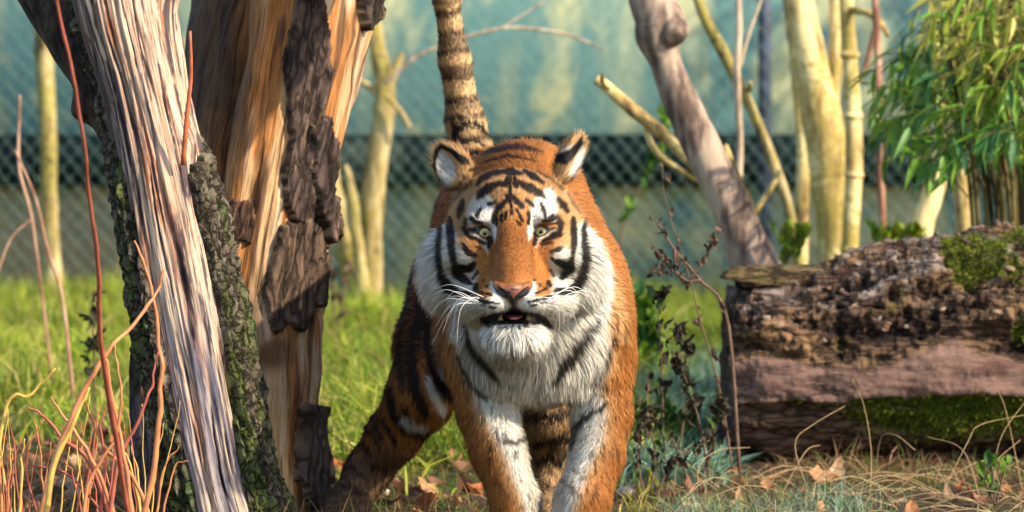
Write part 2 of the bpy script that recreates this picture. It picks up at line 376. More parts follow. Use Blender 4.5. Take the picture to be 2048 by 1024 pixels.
place, dr, Ag, Lg, Rg, q, full = trunk_surf(T1, nA, nL, d1)
V = place(dr).reshape(-1, 3); X, Y = pix(V)
qs = lambda a, l: np.stack([q[:, 0] * a, q[:, 1] * a, q[:, 2] * l], 1)
aa = Ag.ravel(); wob = 0.16 * fbm(np.stack([q[:, 2] * 4, 0 * aa, 0 * aa], 1), 3, 59) + 0.10 * fbm(qs(8, 14), 3, 58)
def streak(a0, w, y0, y1, seed, lo=-0.12, hi=0.02): return np.exp(-((aa + wob - a0) / w) ** 2) * sstep(y0 - 60, y0 + 30, Y) * sstep(y1 + 60, y1 - 40, Y) * sstep(lo, hi, fbm(qs(22, 7), 5, seed, 0.62))
col = np.repeat(np.array([[0.62, 0.47, 0.34]]), len(V), 0)
col = lerp3(col, (0.56, 0.36, 0.25), sstep(0.0, 0.2, fbm(qs(7, 6), 5, 60, 0.6)) * 0.8)
low = sstep(520, 760, Y)
col = lerp3(col, (0.33, 0.30, 0.34), low * 0.8 * sstep(-0.25, 0.3, fbm(qs(9, 5), 3, 61)))
col = lerp3(col, (0.33, 0.11, 0.04), 0.75 * sstep(0.16, 0.26, fbm(qs(9, 3.2), 5, 62, 0.6)) * (1 - 0.4 * low))
col = lerp3(col, (0.30, 0.085, 0.028), 0.95 * np.clip(streak(-0.22, 0.13, -200, 420, 161) + 0.8 * streak(0.05, 0.10, 380, 620, 162) + 0.7 * streak(-0.25, 0.10, 760, 900, 163) + 0.5 * streak(0.45, 0.12, 60, 330, 164), 0, 1))
col = lerp3(col, (0.05, 0.032, 0.048), 0.9 * sstep(0.17, 0.25, fbm(qs(14, 4.5), 5, 63, 0.6)))
col = lerp3(col, (0.035, 0.024, 0.036), 0.95 * np.clip(streak(-0.66, 0.24, -200, 560, 165, -0.15, 0.1) + streak(0.12, 0.10, 440, 600, 166) + 0.9 * streak(0.12, 0.09, 640, 760, 167), 0, 1))
col = lerp3(col, (0.060, 0.065, 0.115), 0.92 * np.clip(streak(0.18, 0.26, 720, 1100, 168, -0.25, 0.1), 0, 1))
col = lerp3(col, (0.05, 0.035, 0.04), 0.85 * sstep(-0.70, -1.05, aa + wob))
col = lerp3(col, (0.10, 0.07, 0.07), 0.7 * sstep(0.25, 0.5, fbm(qs(40, 10), 3, 67)))
col = lerp3(col, (0.028, 0.018, 0.022), 0.95 * sstep(0.25, 0.6, split_mask(Ag, q)[0]))
Vc, Fc = cap_ends(V, grid_faces(nL, nA, full), nL, nA); colc = np.vstack([col, col[:2]])
dead = empty('dead_tree', tuple(Gp(500, 8.66))); tag(dead, 'leaning dead trunk with bleached barkless front and mossy bark along its edges', 'tree')
def adopt(o, par):
    o.parent = par; o.matrix_parent_inverse = Matrix.Translation(-Vector(par.location)); return o
uvg = np.stack([(Ag * Rg).ravel(), Lg.ravel(), 0 * Ag.ravel()], 1); uvc = np.vstack([uvg, uvg[:2]])
adopt(mesh_np('trunk', Vc, Fc, fibre_mat('bleached_wood', 0.7, (420, 11), (36, 1.5), 0.72), cols={'col': colc}, uv=uvc), dead)
# bark that still clings to both edges and the back
edge = fbm(qs(5, 5), 3, 70) * 0.28 + fbm(qs(20, 14), 2, 71) * 0.12
sA = np.sin(Ag.ravel()); cA = np.cos(Ag.ravel()); bk = cA < 0
rt = sstep(0, 1, (Y - 250) / 120) ; rlim = 1.25 - 0.72 * rt - 0.10 * sstep(700, 1000, Y)
llim = 0.95 - 0.42 * sstep(150, 620, Y) + 0.02 * sstep(620, 1000, Y)
mk = np.maximum(np.where(bk, 1.6 * rt + sA * 0.2, sA) - rlim, np.where(bk, 0.9 + 0.0 * sA, -sA) - llim) + edge * 0.45
mask = sstep(0.0, 0.10, mk)
ridge = np.abs(fbm(qs(15, 8), 3, 72)); chunk = fbm(qs(26, 26), 3, 73)
bdr = dr.ravel() + mask * (0.004 + 0.020 * sstep(0.0, 0.20, ridge) * (0.8 + 1.1 * chunk)) - (1 - mask) * 0.006
BV = place(bdr.reshape(dr.shape)).reshape(-1, 3)
Fq = grid_faces(nL, nA, full); keep = (mask[Fq] > 0.02).any(1); bc = np.repeat(np.array([[0.105, 0.085, 0.062]]), len(V), 0)
bc = lerp3(bc, (0.030, 0.022, 0.020), sstep(0.14, 0.02, ridge)); bc = lerp3(bc, (0.26, 0.22, 0.16), sstep(0.05, 0.4, chunk) * 0.7)
gm_ = sstep(-0.1, 0.4, fbm(qs(7, 5), 3, 74) + 0.5 * sstep(400, 950, Y) - 0.15) * sstep(-0.3, 0.2, chunk + 0.1)
bc = lerp3(bc, (0.085, 0.115, 0.025), gm_ * 0.8); bc = lerp3(bc, (0.05, 0.10, 0.045), gm_ * 0.5 * sstep(0.0, 0.4, fbm(qs(6, 3), 2, 75)))
bV, bF, bC, bU = compact(BV, Fq[keep], bc * 1.5, uvg); m_bark1 = plate_mat('mossy_bark', (95, 26), 0.92, 0.12, 0.008)
adopt(mesh_np('bark', bV, bF, m_bark1, cols={'col': bC}, uv=bU), dead)
# dark limb behind, a knot, a torn bark flap and a red shoot
place, dr2, A2, L2, R2, q2, fl2 = trunk_surf([(330, 420, 8.93, 0.05), (270, 300, 8.95, 0.062), (200, 150, 8.98, 0.070), (110, 10, 9.02, 0.066), (40, -110, 9.05, 0.062), (0, -220, 9.08, 0.06)], 60, 130, lambda A, L, R, q: fbm(np.stack([q[:, 0] * 5, q[:, 1] * 5, q[:, 2] * 9], 1), 3, 81) * 0.009 + 0.035 * np.exp(-(((A.ravel() + 1.5) / 0.6) ** 2 + ((q[:, 2] - 0.30) / 0.035) ** 2)))
lv = place(dr2).reshape(-1, 3); lv, lf = cap_ends(lv, grid_faces(130, 60, fl2), 130, 60)
m_limb = bark_mat('dark_bark', (0.012, 0.009, 0.008), (0.04, 0.028, 0.022), (0.09, 0.065, 0.045))
adopt(mesh_np('limb', lv, lf, m_limb), dead)
m_shoot = simple_mat('orange_red_shoot', (0.42, 0.11, 0.045), 0.5, 0.3, 25)
V, Fq = tube(spline([Wp(366, 330, 8.66), Wp(374, 230, 8.64), Wp(382, 150, 8.63), Wp(380, 62, 8.62)], 14), np.linspace(0.0062, 0.0032, 14), 10); adopt(mesh_np('shoot', V, fix_tri(Fq), m_shoot), dead)

# ---- broad broken trunk behind it
T2 = [(455, 1060, 9.55, 0.262), (455, 985, 9.55, 0.238), (456, 880, 9.55, 0.225), (460, 760, 9.55, 0.220), (470, 600, 9.54, 0.213), (500, 400, 9.54, 0.200), (528, 240, 9.54, 0.208), (555, 60, 9.54, 0.225), (570, -60, 9.54, 0.235), (585, -240, 9.54, 0.22)]
nA, nL = 300, 520
def d2(A, L, R, q):
    f = fbm(np.stack([q[:, 0] * 2.5, q[:, 1] * 2.5, q[:, 2] * 4.20], 1), 3, 91) * 0.035
    fib = fbm(np.stack([q[:, 0] * 30, q[:, 1] * 30, q[:, 2] * 7.70], 1), 3, 92) * 0.004
    a = A.ravel()
    groove = -0.125 * np.exp(-((a + 0.78) / 0.42) ** 2) * sstep(0.45, 0.8, q[:, 2]) - 0.02 * np.exp(-((a - 0.05) / 0.12) ** 2)
    kn = 0.030 * np.exp(-(((a - 0.38) / 0.24) ** 2 + ((q[:, 2] - 0.50) / 0.05) ** 2))
    return f + fib + groove + kn
place2, dr2, A2, L2, R2, q, full = trunk_surf(T2, nA, nL, d2)
V2 = place2(dr2).reshape(-1, 3); X2, Y2 = pix(V2); a2 = A2.ravel()
col = np.repeat(np.array([[0.60, 0.38, 0.19]]), len(V2), 0)
col = lerp3(col, (0.68, 0.52, 0.36), sstep(0.0, 0.35, fbm(qs(9, 4.20), 3, 93)) * 0.8)
col = lerp3(col, (0.46, 0.19, 0.055), 0.95 * sstep(-0.12, 0.2, fbm(qs(7, 3.50), 3, 94) + 0.35 * sstep(560, 480, X2) * sstep(640, 520, Y2)))
col = lerp3(col, (0.13, 0.065, 0.035), 0.85 * sstep(0.12, 0.35, fbm(qs(16, 5.60), 3, 95)))
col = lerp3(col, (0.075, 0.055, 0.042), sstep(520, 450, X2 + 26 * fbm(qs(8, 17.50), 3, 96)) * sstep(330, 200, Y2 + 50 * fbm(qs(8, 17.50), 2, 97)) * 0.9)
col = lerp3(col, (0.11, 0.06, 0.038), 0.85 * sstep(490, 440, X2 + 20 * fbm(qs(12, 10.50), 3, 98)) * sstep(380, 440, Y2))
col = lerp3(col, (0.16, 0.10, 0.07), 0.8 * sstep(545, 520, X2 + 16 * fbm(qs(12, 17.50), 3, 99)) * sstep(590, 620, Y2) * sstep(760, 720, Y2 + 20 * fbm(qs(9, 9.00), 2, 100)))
knc = np.exp(-(((X2 - 552) / 36) ** 2 + ((Y2 - 706) / 30) ** 2)); col = lerp3(col, (0.20, 0.105, 0.05), np.clip(knc * 1.5, 0, 0.85))
stump = empty('broken_tree', tuple(Gp(455, 9.55))); tag(stump, 'broad broken trunk with peeling bark and exposed orange wood behind the bleached leaning trunk', 'tree')
Vc, Fc = cap_ends(V2, grid_faces(nL, nA, full), nL, nA)
uv2 = np.stack([(A2 * R2).ravel(), L2.ravel(), 0 * A2.ravel()], 1)
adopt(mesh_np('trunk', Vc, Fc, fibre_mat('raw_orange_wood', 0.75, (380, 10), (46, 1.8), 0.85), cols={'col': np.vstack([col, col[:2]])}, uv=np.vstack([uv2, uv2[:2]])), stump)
m_slab = plate_mat('peeling_bark', (40, 9), 0.85, 0.2, 0.007, 0.2); m_flake = plate_mat('flaking_stem', (60, 14), 0.85, 0.2, 0.007, 0.2, 'pos')
Fq2 = grid_faces(nL, nA, full)
slabs = [  # outline (photo pixels on the trunk face), thickness, colour
 ([(600, -60), (640, -60), (652, 60), (655, 140), (640, 210), (628, 300), (620, 380), (628, 420), (618, 470), (600, 450), (582, 440), (568, 400), (562, 340), (575, 280), (578, 200), (566, 120), (585, 40)], 0.030, (0.125, 0.085, 0.070)),
 ([(610, 250), (650, 230), (660, 300), (648, 380), (655, 440), (648, 490), (634, 470), (622, 420), (612, 340)], 0.045, (0.135, 0.092, 0.075)),
 ([(556, 452), (590, 440), (606, 430), (630, 452), (640, 490), (636, 560), (620, 600), (612, 650), (596, 664), (570, 640), (548, 668), (536, 640), (524, 590), (540, 520), (552, 480)], 0.028, (0.155, 0.100, 0.070)),
 ([(596, 820), (604, 806), (626, 812), (655, 815), (656, 860), (640, 930), (636, 1010), (616, 1020), (604, 975), (590, 960), (588, 900), (596, 860)], 0.038, (0.125, 0.085, 0.072)),
 ([(700, -80), (760, -80), (748, 30), (738, 50), (724, 60), (716, 20)], 0.028, (0.10, 0.075, 0.06)),
 ([(620, 560), (645, 548), (642, 600), (632, 612), (616, 606)], 0.024, (0.14, 0.10, 0.08)),
 ([(440, 420), (470, 400), (505, 400), (510, 440), (505, 490), (480, 480), (452, 500)], 0.012, (0.13, 0.07, 0.045)),
]
front = np.cos(a2) > -0.15
for k, (pl, th, cbase) in enumerate(slabs):
    rag = 6 * fbm(qs(22, 16), 2, 110 + k) + 3 * fbm(qs(60, 40), 2, 120 + k)
    dd = poly_d(X2 + rag, Y2 + rag * 0.8, pl)
    mk = sstep(3.0, -2.0, dd) * front
    ridge = fbm(qs(20, 5), 3, 130 + k); lf_ = 0.6 + 0.5 * sstep(0, 30, -dd)
    disp = dr2.ravel() + mk * th * (0.85 + 0.25 * fbm(qs(6, 6), 2, 140 + k)) + mk * (ridge * 0.012 + fbm(qs(40, 40), 3, 180 + k) * 0.007) - (1 - mk) * 0.008
    SV = place2(disp.reshape(dr2.shape)).reshape(-1, 3); kp = (mk[Fq2] > 0.02).any(1)
    if not kp.any(): continue
    sc2 = np.array(cbase) * (0.75 + 0.55 * (0.5 + 0.5 * fbm(qs(24, 9), 3, 150 + k)))[:, None]
    sc2 = lerp3(sc2, (0.03, 0.02, 0.018), sstep(0.05, -0.35, ridge) * 0.8); sc2 = lerp3(sc2, (0.42, 0.27, 0.15), sstep(0.42, 0.6, fbm(qs(30, 22), 2, 160 + k)) * 0.7)
    sc2 = lerp3(sc2, (0.40, 0.25, 0.13), sstep(-1, 3.0, dd) * 0.5)
    a_, b_, c_, u_c = compact(SV, Fq2[kp], sc2 * 1.35, uv2); adopt(mesh_np('bark_slab', a_, b_, m_slab, cols={'col': c_}, uv=u_c), stump)
# heavy limb reaching forward above the picture; its shadow falls across the hollow
lp = spline([Wp(600, -330, 9.50), Wp(690, -270, 9.32), Wp(790, -190, 9.12), Wp(900, -150, 8.95), Wp(1010, -170, 8.8)], 60); lr_ = np.interp(np.arange(60), [0, 30, 59], [0.15, 0.125, 0.10])
V, Fq = tube(lp, lr_, 36); V = V + 0.012 * np.stack([fbm(V * 7, 3, 190 + k) for k in range(3)], 1); adopt(mesh_np('limb', V, fix_tri(Fq), m_limb), stump)
# lower left foot of the broken trunk: a second flaking stem
place3, dr3, A3, L3, R3, q, full = trunk_surf([(318, 1060, 9.30, 0.078), (312, 900, 9.32, 0.064), (308, 700, 9.36, 0.056), (306, 560, 9.40, 0.050), (330, 440, 9.42, 0.04)], 90, 220, lambda A, L, R, q: fbm(np.stack([q[:, 0] * 5, q[:, 1] * 5, q[:, 2] * 5], 1), 3, 171) * 0.010 + fbm(np.stack([q[:, 0] * 16, q[:, 1] * 16, q[:, 2] * 8], 1), 3, 172) * 0.006)
V3 = place3(dr3).reshape(-1, 3); c3 = np.repeat(np.array([[0.07, 0.055, 0.04]]), len(V3), 0)
c3 = lerp3(c3, (0.15, 0.12, 0.13), sstep(760, 820, pix(V3)[1] + 40 * fbm(qs(5, 5), 2, 173))); c3 = lerp3(c3, (0.45, 0.25, 0.11), sstep(0.3, 0.5, fbm(qs(9, 3), 3, 174)) * 0.9); c3 = lerp3(c3, (0.02, 0.016, 0.014), sstep(0.1, 0.4, fbm(qs(14, 6), 3, 175)))
Vc, Fc = cap_ends(V3, grid_faces(220, 90, full), 220, 90)
adopt(mesh_np('stem', Vc, Fc, m_flake, cols={'col': np.vstack([c3, c3[:2]])}), stump)

# ---- generic slender trunks and shrubs
def stem_tree(name, label, cat, stems, mat, group=None, nseg=16, bumpy=0.08, seed=0, partname='trunk'):
    """stems: list of rows of (px, py, dist, width in px)"""
    fx, fy, fd, fw = stems[0][0]; root = empty(name, (*Gp(fx, fd)[:2], 0)); tag(root, label, cat, group)
    for k, st in enumerate(stems):
        c = np.array([[*Wp(px, py, d), wd / F * d / 2] for px, py, d, wd in st]); n = max(12, 8 * len(st)); s = spline(c, n)
        t, sd, bb = frames(s[:, :3]); a = np.arange(nseg) / nseg * 2 * np.pi
        ln = np.concatenate([[0], np.cumsum(np.linalg.norm(np.diff(s[:, :3], axis=0), axis=1))])
        qn = np.stack([np.tile(np.cos(a), n) * 1.5, np.tile(np.sin(a), n) * 1.5, np.repeat(ln, nseg) * 7 + 13 * k], 1)
        rr = np.repeat(s[:, 3], nseg) * (1 + (bumpy if k == 0 else bumpy + 0.12) * 2 * fbm(qn * (1 if k == 0 else [1, 1, 2]), 3, 200 + seed + k))
        V = (np.repeat(s[:, :3], nseg, 0) + rr[:, None] * (np.tile(np.cos(a), n)[:, None] * np.repeat(sd, nseg, 0) + np.tile(np.sin(a), n)[:, None] * np.repeat(bb, nseg, 0)))
        i = np.arange(n - 1)[:, None] * nseg; j = np.arange(nseg)[None]; kk = (j + 1) % nseg
        Fq = np.stack([i + j, i + nseg + j, i + nseg + kk, i + kk], -1).reshape(-1, 4); Vc, Fc = cap_ends(V, Fq, n, nseg)
        Fc[1] = Fc[1][:, ::-1]
        adopt(mesh_np(partname if k == 0 else 'branch', Vc, Fc, mat), root)
    return root
def gy_of(d): return YH + F * H / d       # row where the ground shows at that distance
m_lean = bark_mat('smooth_grey_brown_bark', (0.10, 0.068, 0.055), (0.24, 0.17, 0.13), (0.42, 0.32, 0.24), None, 0, 0.5)
m_yel = bark_mat('algae_yellow_bark', (0.13, 0.08, 0.035), (0.50, 0.36, 0.14), (0.76, 0.62, 0.30), (0.33, 0.26, 0.06), 0.45, 0.30)
m_moss = bark_mat('mossy_bark_thin', (0.05, 0.04, 0.022), (0.27, 0.20, 0.085), (0.48, 0.39, 0.20), (0.30, 0.25, 0.06), 0.6, 0.25)
m_red = bark_mat('reddish_cane', (0.20, 0.09, 0.06), (0.38, 0.20, 0.13), (0.52, 0.32, 0.22), None, 0, 0.5)
m_pale = bark_mat('pale_dry_twig', (0.25, 0.18, 0.12), (0.42, 0.31, 0.22), (0.6, 0.48, 0.34), None, 0, 0.6)
d = 12.0
lean = stem_tree('leaning_tree', 'smooth grey-brown leaning trunk with a knotty elbow rising behind the rotten log', 'tree',
  [[(1600, gy_of(d), d, 150), (1565, 700, d, 116), (1530, 580, d, 108), (1500, 505, d, 90), (1455, 400, d, 80), (1400, 285, d, 76), (1360, 200, d, 72), (1330, 120, d, 66), (1318, 75, d, 94), (1322, 45, d, 102), (1302, 5, d, 84), (1285, -60, d, 76), (1262, -200, d, 70)],
   [(1330, 70, d - 0.02, 62), (1350, 58, d - 0.05, 58), (1364, 50, d - 0.06, 44), (1371, 44, d - 0.065, 16)]], m_lean, nseg=40, bumpy=0.05, seed=3)
stem_tree('broken_branch', 'pale yellow snapped branch leaning against the grey-brown trunk', 'branch', [[(1420, 380, 12.3, 16), (1375, 318, 12.3, 22), (1330, 272, 12.3, 26), (1262, 216, 12.3, 27), (1215, 175, 12.3, 24), (1192, 158, 12.3, 22)],
   [(1290, 240, 12.3, 12), (1302, 285, 12.3, 14), (1330, 320, 12.3, 13), (1395, 362, 12.3, 12)], [(1222, 180, 12.3, 12), (1207, 165, 12.25, 11), (1204, 150, 12.2, 8)]], m_yel, bumpy=0.12, seed=9, partname='bough')
stem_tree('sapling', 'short yellow forked sapling just behind the grey-brown leaning trunk', 'sapling', [[(1530, gy_of(13), 13, 40), (1515, 520, 13, 32), (1495, 420, 13, 30), (1462, 335, 13, 24), (1448, 290, 13, 14)], [(1500, 440, 13, 14), (1540, 380, 13, 12), (1560, 340, 13, 8)]], m_yel, seed=12)
stem_tree('tree', 'thick yellow-barked trunk, stoutest of the group behind the log', 'tree', [[(1690, gy_of(15), 15, 120), (1680, 600, 15, 90), (1672, 480, 15, 76), (1655, 300, 15, 84), (1632, 180, 15, 78), (1606, 60, 15, 66), (1590, -40, 15, 60), (1570, -200, 15, 54)],
   [(1655, 250, 15, 40), (1668, 170, 15, 30), (1672, 60, 15, 26), (1668, -80, 15, 22)]], m_yel, 'yellow trunks behind the log', 24, 0.05, 20)
stem_tree('tree', 'slim straight yellow trunk left of the stoutest yellow trunk', 'tree', [[(1596, gy_of(15.5), 15.5, 36), (1602, 480, 15.5, 28), (1606, 300, 15.5, 27), (1592, 130, 15.5, 24), (1578, -60, 15.5, 22), (1570, -200, 15.5, 20)]], m_yel, 'yellow trunks behind the log', 16, 0.06, 24)
cane = stem_tree('cane', 'pale jointed yellow cane right of the stoutest yellow trunk', 'cane', [[(1690, gy_of(14.6), 14.6, 40), (1696, 560, 14.6, 36), (1704, 420, 14.6, 34), (1708, 340, 14.6, 36), (1706, 230, 14.6, 33), (1698, 100, 14.6, 31), (1692, -20, 14.6, 29), (1688, -200, 14.6, 26)],
   [(1694, 20, 14.6, 16), (1735, 26, 14.5, 15), (1762, 48, 14.45, 13), (1776, 72, 14.4, 9)]], m_yel, None, 18, 0.04, 26, 'culm')
for yy in (500, 350, 232, 110):
    p = Wp(np.interp(yy, [110, 232, 350, 500], [1699, 1706, 1708, 1700]), yy, 14.6); V, Fq = tube(np.array([p - [0, 0, 0.012], p, p + [0, 0, 0.012]]), np.array([0.034, 0.040, 0.034]), 18); adopt(mesh_np('joint', V, fix_tri(Fq), m_yel), cane)
stem_tree('cane', 'thin reddish upright cane beside the pale jointed cane', 'cane', [[(1772, gy_of(14), 14, 16), (1766, 460, 14, 15), (1758, 300, 14, 15), (1756, 120, 14, 15), (1748, -40, 14, 14), (1746, -180, 14, 12)], [(1720, 165, 14, 9), (1735, 120, 14, 12), (1750, 60, 14, 12)]], m_red, None, 10, 0.05, 30, 'culm')
stem_tree('sapling', 'long thin green-yellow stem slanting across the dark post', 'sapling', [[(1640, gy_of(14.3), 14.3, 26), (1582, 440, 14.3, 20), (1548, 330, 14.3, 22), (1510, 235, 14.3, 22), (1455, 120, 14.3, 24), (1412, 40, 14.3, 22), (1385, -30, 14.3, 20), (1340, -160, 14.3, 18)], [(1488, 190, 14.3, 14), (1498, 180, 14.3, 12), (1500, 165, 14.2, 8)]], m_moss, None, 12, 0.08, 33)
stem_tree('sapling', 'thin greyish twig stem between the leaning trunk and the dark post', 'sapling', [[(1470, gy_of(13.6), 13.6, 16), (1474, 480, 13.6, 13), (1480, 300, 13.6, 14), (1474, 150, 13.6, 16), (1478, 40, 13.6, 14), (1470, -120, 13.6, 12)], [(1474, 150, 13.6, 8), (1500, 60, 13.6, 7), (1530, -20, 13.6, 5)]], m_pale, None, 10, 0.1, 36)
stem_tree('tree', 'short sunlit yellow trunk beside the bamboo clump', 'tree', [[(1810, gy_of(14.8), 14.8, 60), (1840, 480, 14.8, 46), (1862, 400, 14.8, 44), (1880, 330, 14.8, 42), (1900, 250, 14.8, 38), (1915, 120, 14.8, 32), (1930, -100, 14.8, 26)]], m_yel, 'yellow trunks behind the log', 14, 0.06, 40)
stem_tree('tree', 'pale yellow trunk half hidden by bamboo leaves', 'tree', [[(1945, gy_of(14), 14, 46), (1932, 470, 14, 40), (1922, 360, 14, 36), (1908, 240, 14, 32), (1895, 100, 14, 28), (1880, -100, 14, 24)]], m_yel, 'yellow trunks behind the log', 14, 0.06, 43)
stem_tree('shrub', 'mossy yellow forked shrub in front of the fence, between broken trunk and tiger', 'shrub', [[(722, gy_of(17.5), 17.5, 70), (735, 560, 17.5, 56), (745, 430, 17.5, 44), (752, 330, 17.5, 46), (768, 230, 17.5, 44), (770, 170, 17.5, 40), (752, 80, 17.5, 34), (740, -20, 17.5, 30), (735, -150, 17.5, 26)],
   [(716, 600, 17.5, 44), (690, 500, 17.5, 34), (672, 400, 17.5, 28), (664, 300, 17.5, 26), (668, 180, 17.5, 22), (660, 60, 17.5, 18)], [(764, 195, 17.5, 16), (735, 170, 17.5, 14), (700, 150, 17.4, 12), (660, 120, 17.4, 8)], [(770, 180, 17.5, 26), (790, 135, 17.5, 18), (808, 105, 17.5, 12)], [(772, 190, 17.4, 14), (798, 220, 17.4, 12), (820, 255, 17.4, 9)],
   [(730, 590, 17.4, 30), (715, 480, 17.4, 24), (700, 370, 17.4, 18), (690, 330, 17.4, 10)]], m_moss, None, 16, 0.14, 50, 'stem')
stem_tree('twig', 'long thin bare twig reaching across the teal wall beside the tiger tail', 'twig', [[(770, 170, 15.5, 9), (830, 115, 15.5, 8), (920, 78, 15.5, 7), (1010, 56, 15.5, 6), (1100, 62, 15.5, 6), (1165, 80, 15.5, 5), (1212, 104, 15.5, 4)], [(1000, 58, 15.5, 4), (1060, 20, 15.5, 4), (1120, -20, 15.5, 3)]], m_pale, None, 8, 0.1, 60)
stem_tree('tree', 'slender moss-speckled trunk at the fence left of the dead trees', 'tree', [[(108, gy_of(18.8), 18.8, 44), (104, 500, 18.8, 34), (98, 380, 18.8, 32), (96, 250, 18.8, 34), (90, 130, 18.8, 36), (86, 30, 18.8, 36), (80, -120, 18.8, 32)]], m_moss, None, 16, 0.10, 63)
stem_tree('sapling', 'thin reddish bare sapling rising from the grass near the fence', 'sapling', [[(110, gy_of(13), 13, 7), (80, 560, 13, 6), (62, 430, 13, 6), (38, 330, 13, 6), (40, 190, 13, 4)], [(60, 440, 13, 4), (20, 480, 13, 5), (-10, 560, 13, 4)]], m_red, 'thin reddish saplings', 8, 0.05, 66)
stem_tree('sapling', 'pale orange sapling leaning in the grass left of the dead trees', 'sapling', [[(150, gy_of(12.5), 12.5, 8), (125, 600, 12.5, 7), (95, 500, 12.5, 6), (72, 400, 12.5, 5), (30, 300, 12.5, 4)]], m_red, 'thin reddish saplings', 8, 0.05, 68)

# ---- unseen evergreen added beyond the right edge to dapple the wall with shade
etree = empty('unseen_shade_tree', (6.6, 18.6, 0)); tag(etree, 'unseen evergreen tree added beyond the bamboo clump to shade the wall', 'tree')
V, Fq = tube(spline([(6.6, 18.6, -0.05), (6.65, 18.6, 1.5), (6.55, 18.65, 3.2), (6.6, 18.6, 5.4)], 20), np.linspace(0.16, 0.05, 20), 14); adopt(mesh_np('trunk', V, fix_tri(Fq), m_limb), etree)
er = np.random.default_rng(12); n = 9000; P = nrmz(er.normal(0, 1, (n, 3))) * (er.random((n, 1)) ** 0.45) * [1.55, 1.4, 1.7] + [6.6, 18.6, 3.9]
kp = fbm(P * 1.5, 2, 33) > -0.02; P = P[kp]; n = len(P); D = nrmz(er.normal(0, 1, (n, 3)) + [0, 0, -0.3]); S_ = nrmz(np.cross(D, er.normal(0, 1, (n, 3)))); L = er.uniform(0.08, 0.16, n)[:, None]
V = np.stack([P, P + D * L * 0.5 - S_ * L * 0.22, P + D * L, P + D * L * 0.5 + S_ * L * 0.22], 1).reshape(-1, 3); Fq = np.arange(4 * n).reshape(-1, 4)
o = adopt(mesh_np('shade_tree_crown', V, Fq, leaf_mat('shade_tree_leaf'), smooth=False, cols={'col': np.repeat(np.array([[0.04, 0.09, 0.025]]) * er.uniform(0.6, 1.4, (n, 1)), 4, 0)}), etree); o['kind'] = 'stuff'
# ================================================================== ROTTEN LOG
LD = 11.12; LZ0 = 0.0
nU, nT = 620, 300
ux = np.linspace(0, 1, nU); px_l = 1452 + ux * 1150
def prof(tab): a = np.array(tab, float); return np.interp(px_l, a[:, 0], a[:, 1])
top_y = prof([(1452, 606), (1462, 585), (1500, 560), (1560, 545), (1640, 532), (1700, 512), (1780, 494), (1860, 482), (1940, 468), (2000, 464), (2060, 470), (2200, 490), (2602, 520)])
sc_l = F / LD; X_l = (px_l - 1024) / sc_l
ztop = H + (YH - top_y) / F * LD; rz = ztop / 2 + 0.01; cz = ztop / 2 - 0.01
ry = prof([(1452, 0.22), (1520, 0.25), (1700, 0.29), (2602, 0.31)])
th = np.linspace(-np.pi, np.pi, nT, endpoint=False)             # 0 faces the camera, + up
Ug, Tg = np.meshgrid(ux, th, indexing='ij'); Xg = np.repeat(X_l[:, None], nT, 1)
sq = lambda v, p: np.sign(v) * np.abs(v) ** p
Yb = LD - ry[:, None] * sq(np.cos(Tg), 0.95); Zb = cz[:, None] + rz[:, None] * sq(np.sin(Tg), 0.88)
B = np.stack([Xg, Yb, Zb], -1).reshape(-1, 3)
ct = np.cos(Tg).ravel(); st = np.sin(Tg).ravel()
lpx, lpy = pix(B)
stre = lambda a, b, s: fbm(B * np.array([a, b, b]) + s, 4, 300 + int(s))
big = fbm(B * np.array([4, 6, 6]), 3, 301); hor = fbm(B * np.array([5, 22, 22]), 4, 302); ch = fbm(B * np.array([26, 34, 34]), 4, 303); fine = fbm(B * np.array([60, 90, 90]), 3, 304)
upper = sstep(735, 690, lpy + 70 * big + 14 * hor)                          # crumbled upper part
band = sstep(705, 730, lpy + 70 * big + 14 * hor) * sstep(812, 800, lpy + 36 * big + 6 * ch) * (ct > 0)  # smooth bare band
under = sstep(796, 815, lpy + 36 * big + 6 * ch) * (ct > -0.2)             # recessed below the band
dsp = big * 0.03 + upper * (hor * 0.050 + (0.5 - np.abs(ch) * 2.2) * 0.020 + ch * 0.014 + fine * 0.010) + band * (0.010 + hor * 0.016 + fine * 0.005 + 0.012 * np.minimum(0, fbm(B * np.array([5, 45, 45]), 3, 312))) + under * (-0.030 + hor * 0.030 + fine * 0.008)
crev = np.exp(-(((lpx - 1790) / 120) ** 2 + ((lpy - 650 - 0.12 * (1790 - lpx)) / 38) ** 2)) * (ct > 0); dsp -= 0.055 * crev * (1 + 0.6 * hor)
crk = np.exp(-(((lpx - 1682 - 0.05 * (lpy - 640)) / 11) ** 2)) * sstep(560, 620, lpy) * sstep(735, 690, lpy) * (ct > 0); dsp -= 0.03 * crk
ledge = np.exp(-(((lpy - 560 + 0.28 * (lpx - 1800)) / 16) ** 2)) * sstep(1690, 1760, lpx) * (ct > 0); dsp += 0.030 * ledge * (1 + 0.7 * ch)
hol = np.exp(-(((lpx - 1955) / 70) ** 2 + ((lpy - 560 + 0.18 * (lpx - 1955)) / 22) ** 2)) * (ct > 0); dsp -= 0.05 * hol
step_ = np.round(hor * 5) / 5 * 0.012 * upper; dsp += step_
Nl = np.stack([np.zeros_like(ct), -ct, st], 1)
LV = B + Nl * dsp[:, None]; LV[:, 0] += (0.03 * fbm(np.stack([LV[:, 1] * 9, LV[:, 2] * 9, 0 * ct], 1), 3, 305)) * sstep(0.06, 0.0, Ug.ravel())
lc = np.repeat(np.array([[0.20, 0.125, 0.080]]), len(LV), 0)
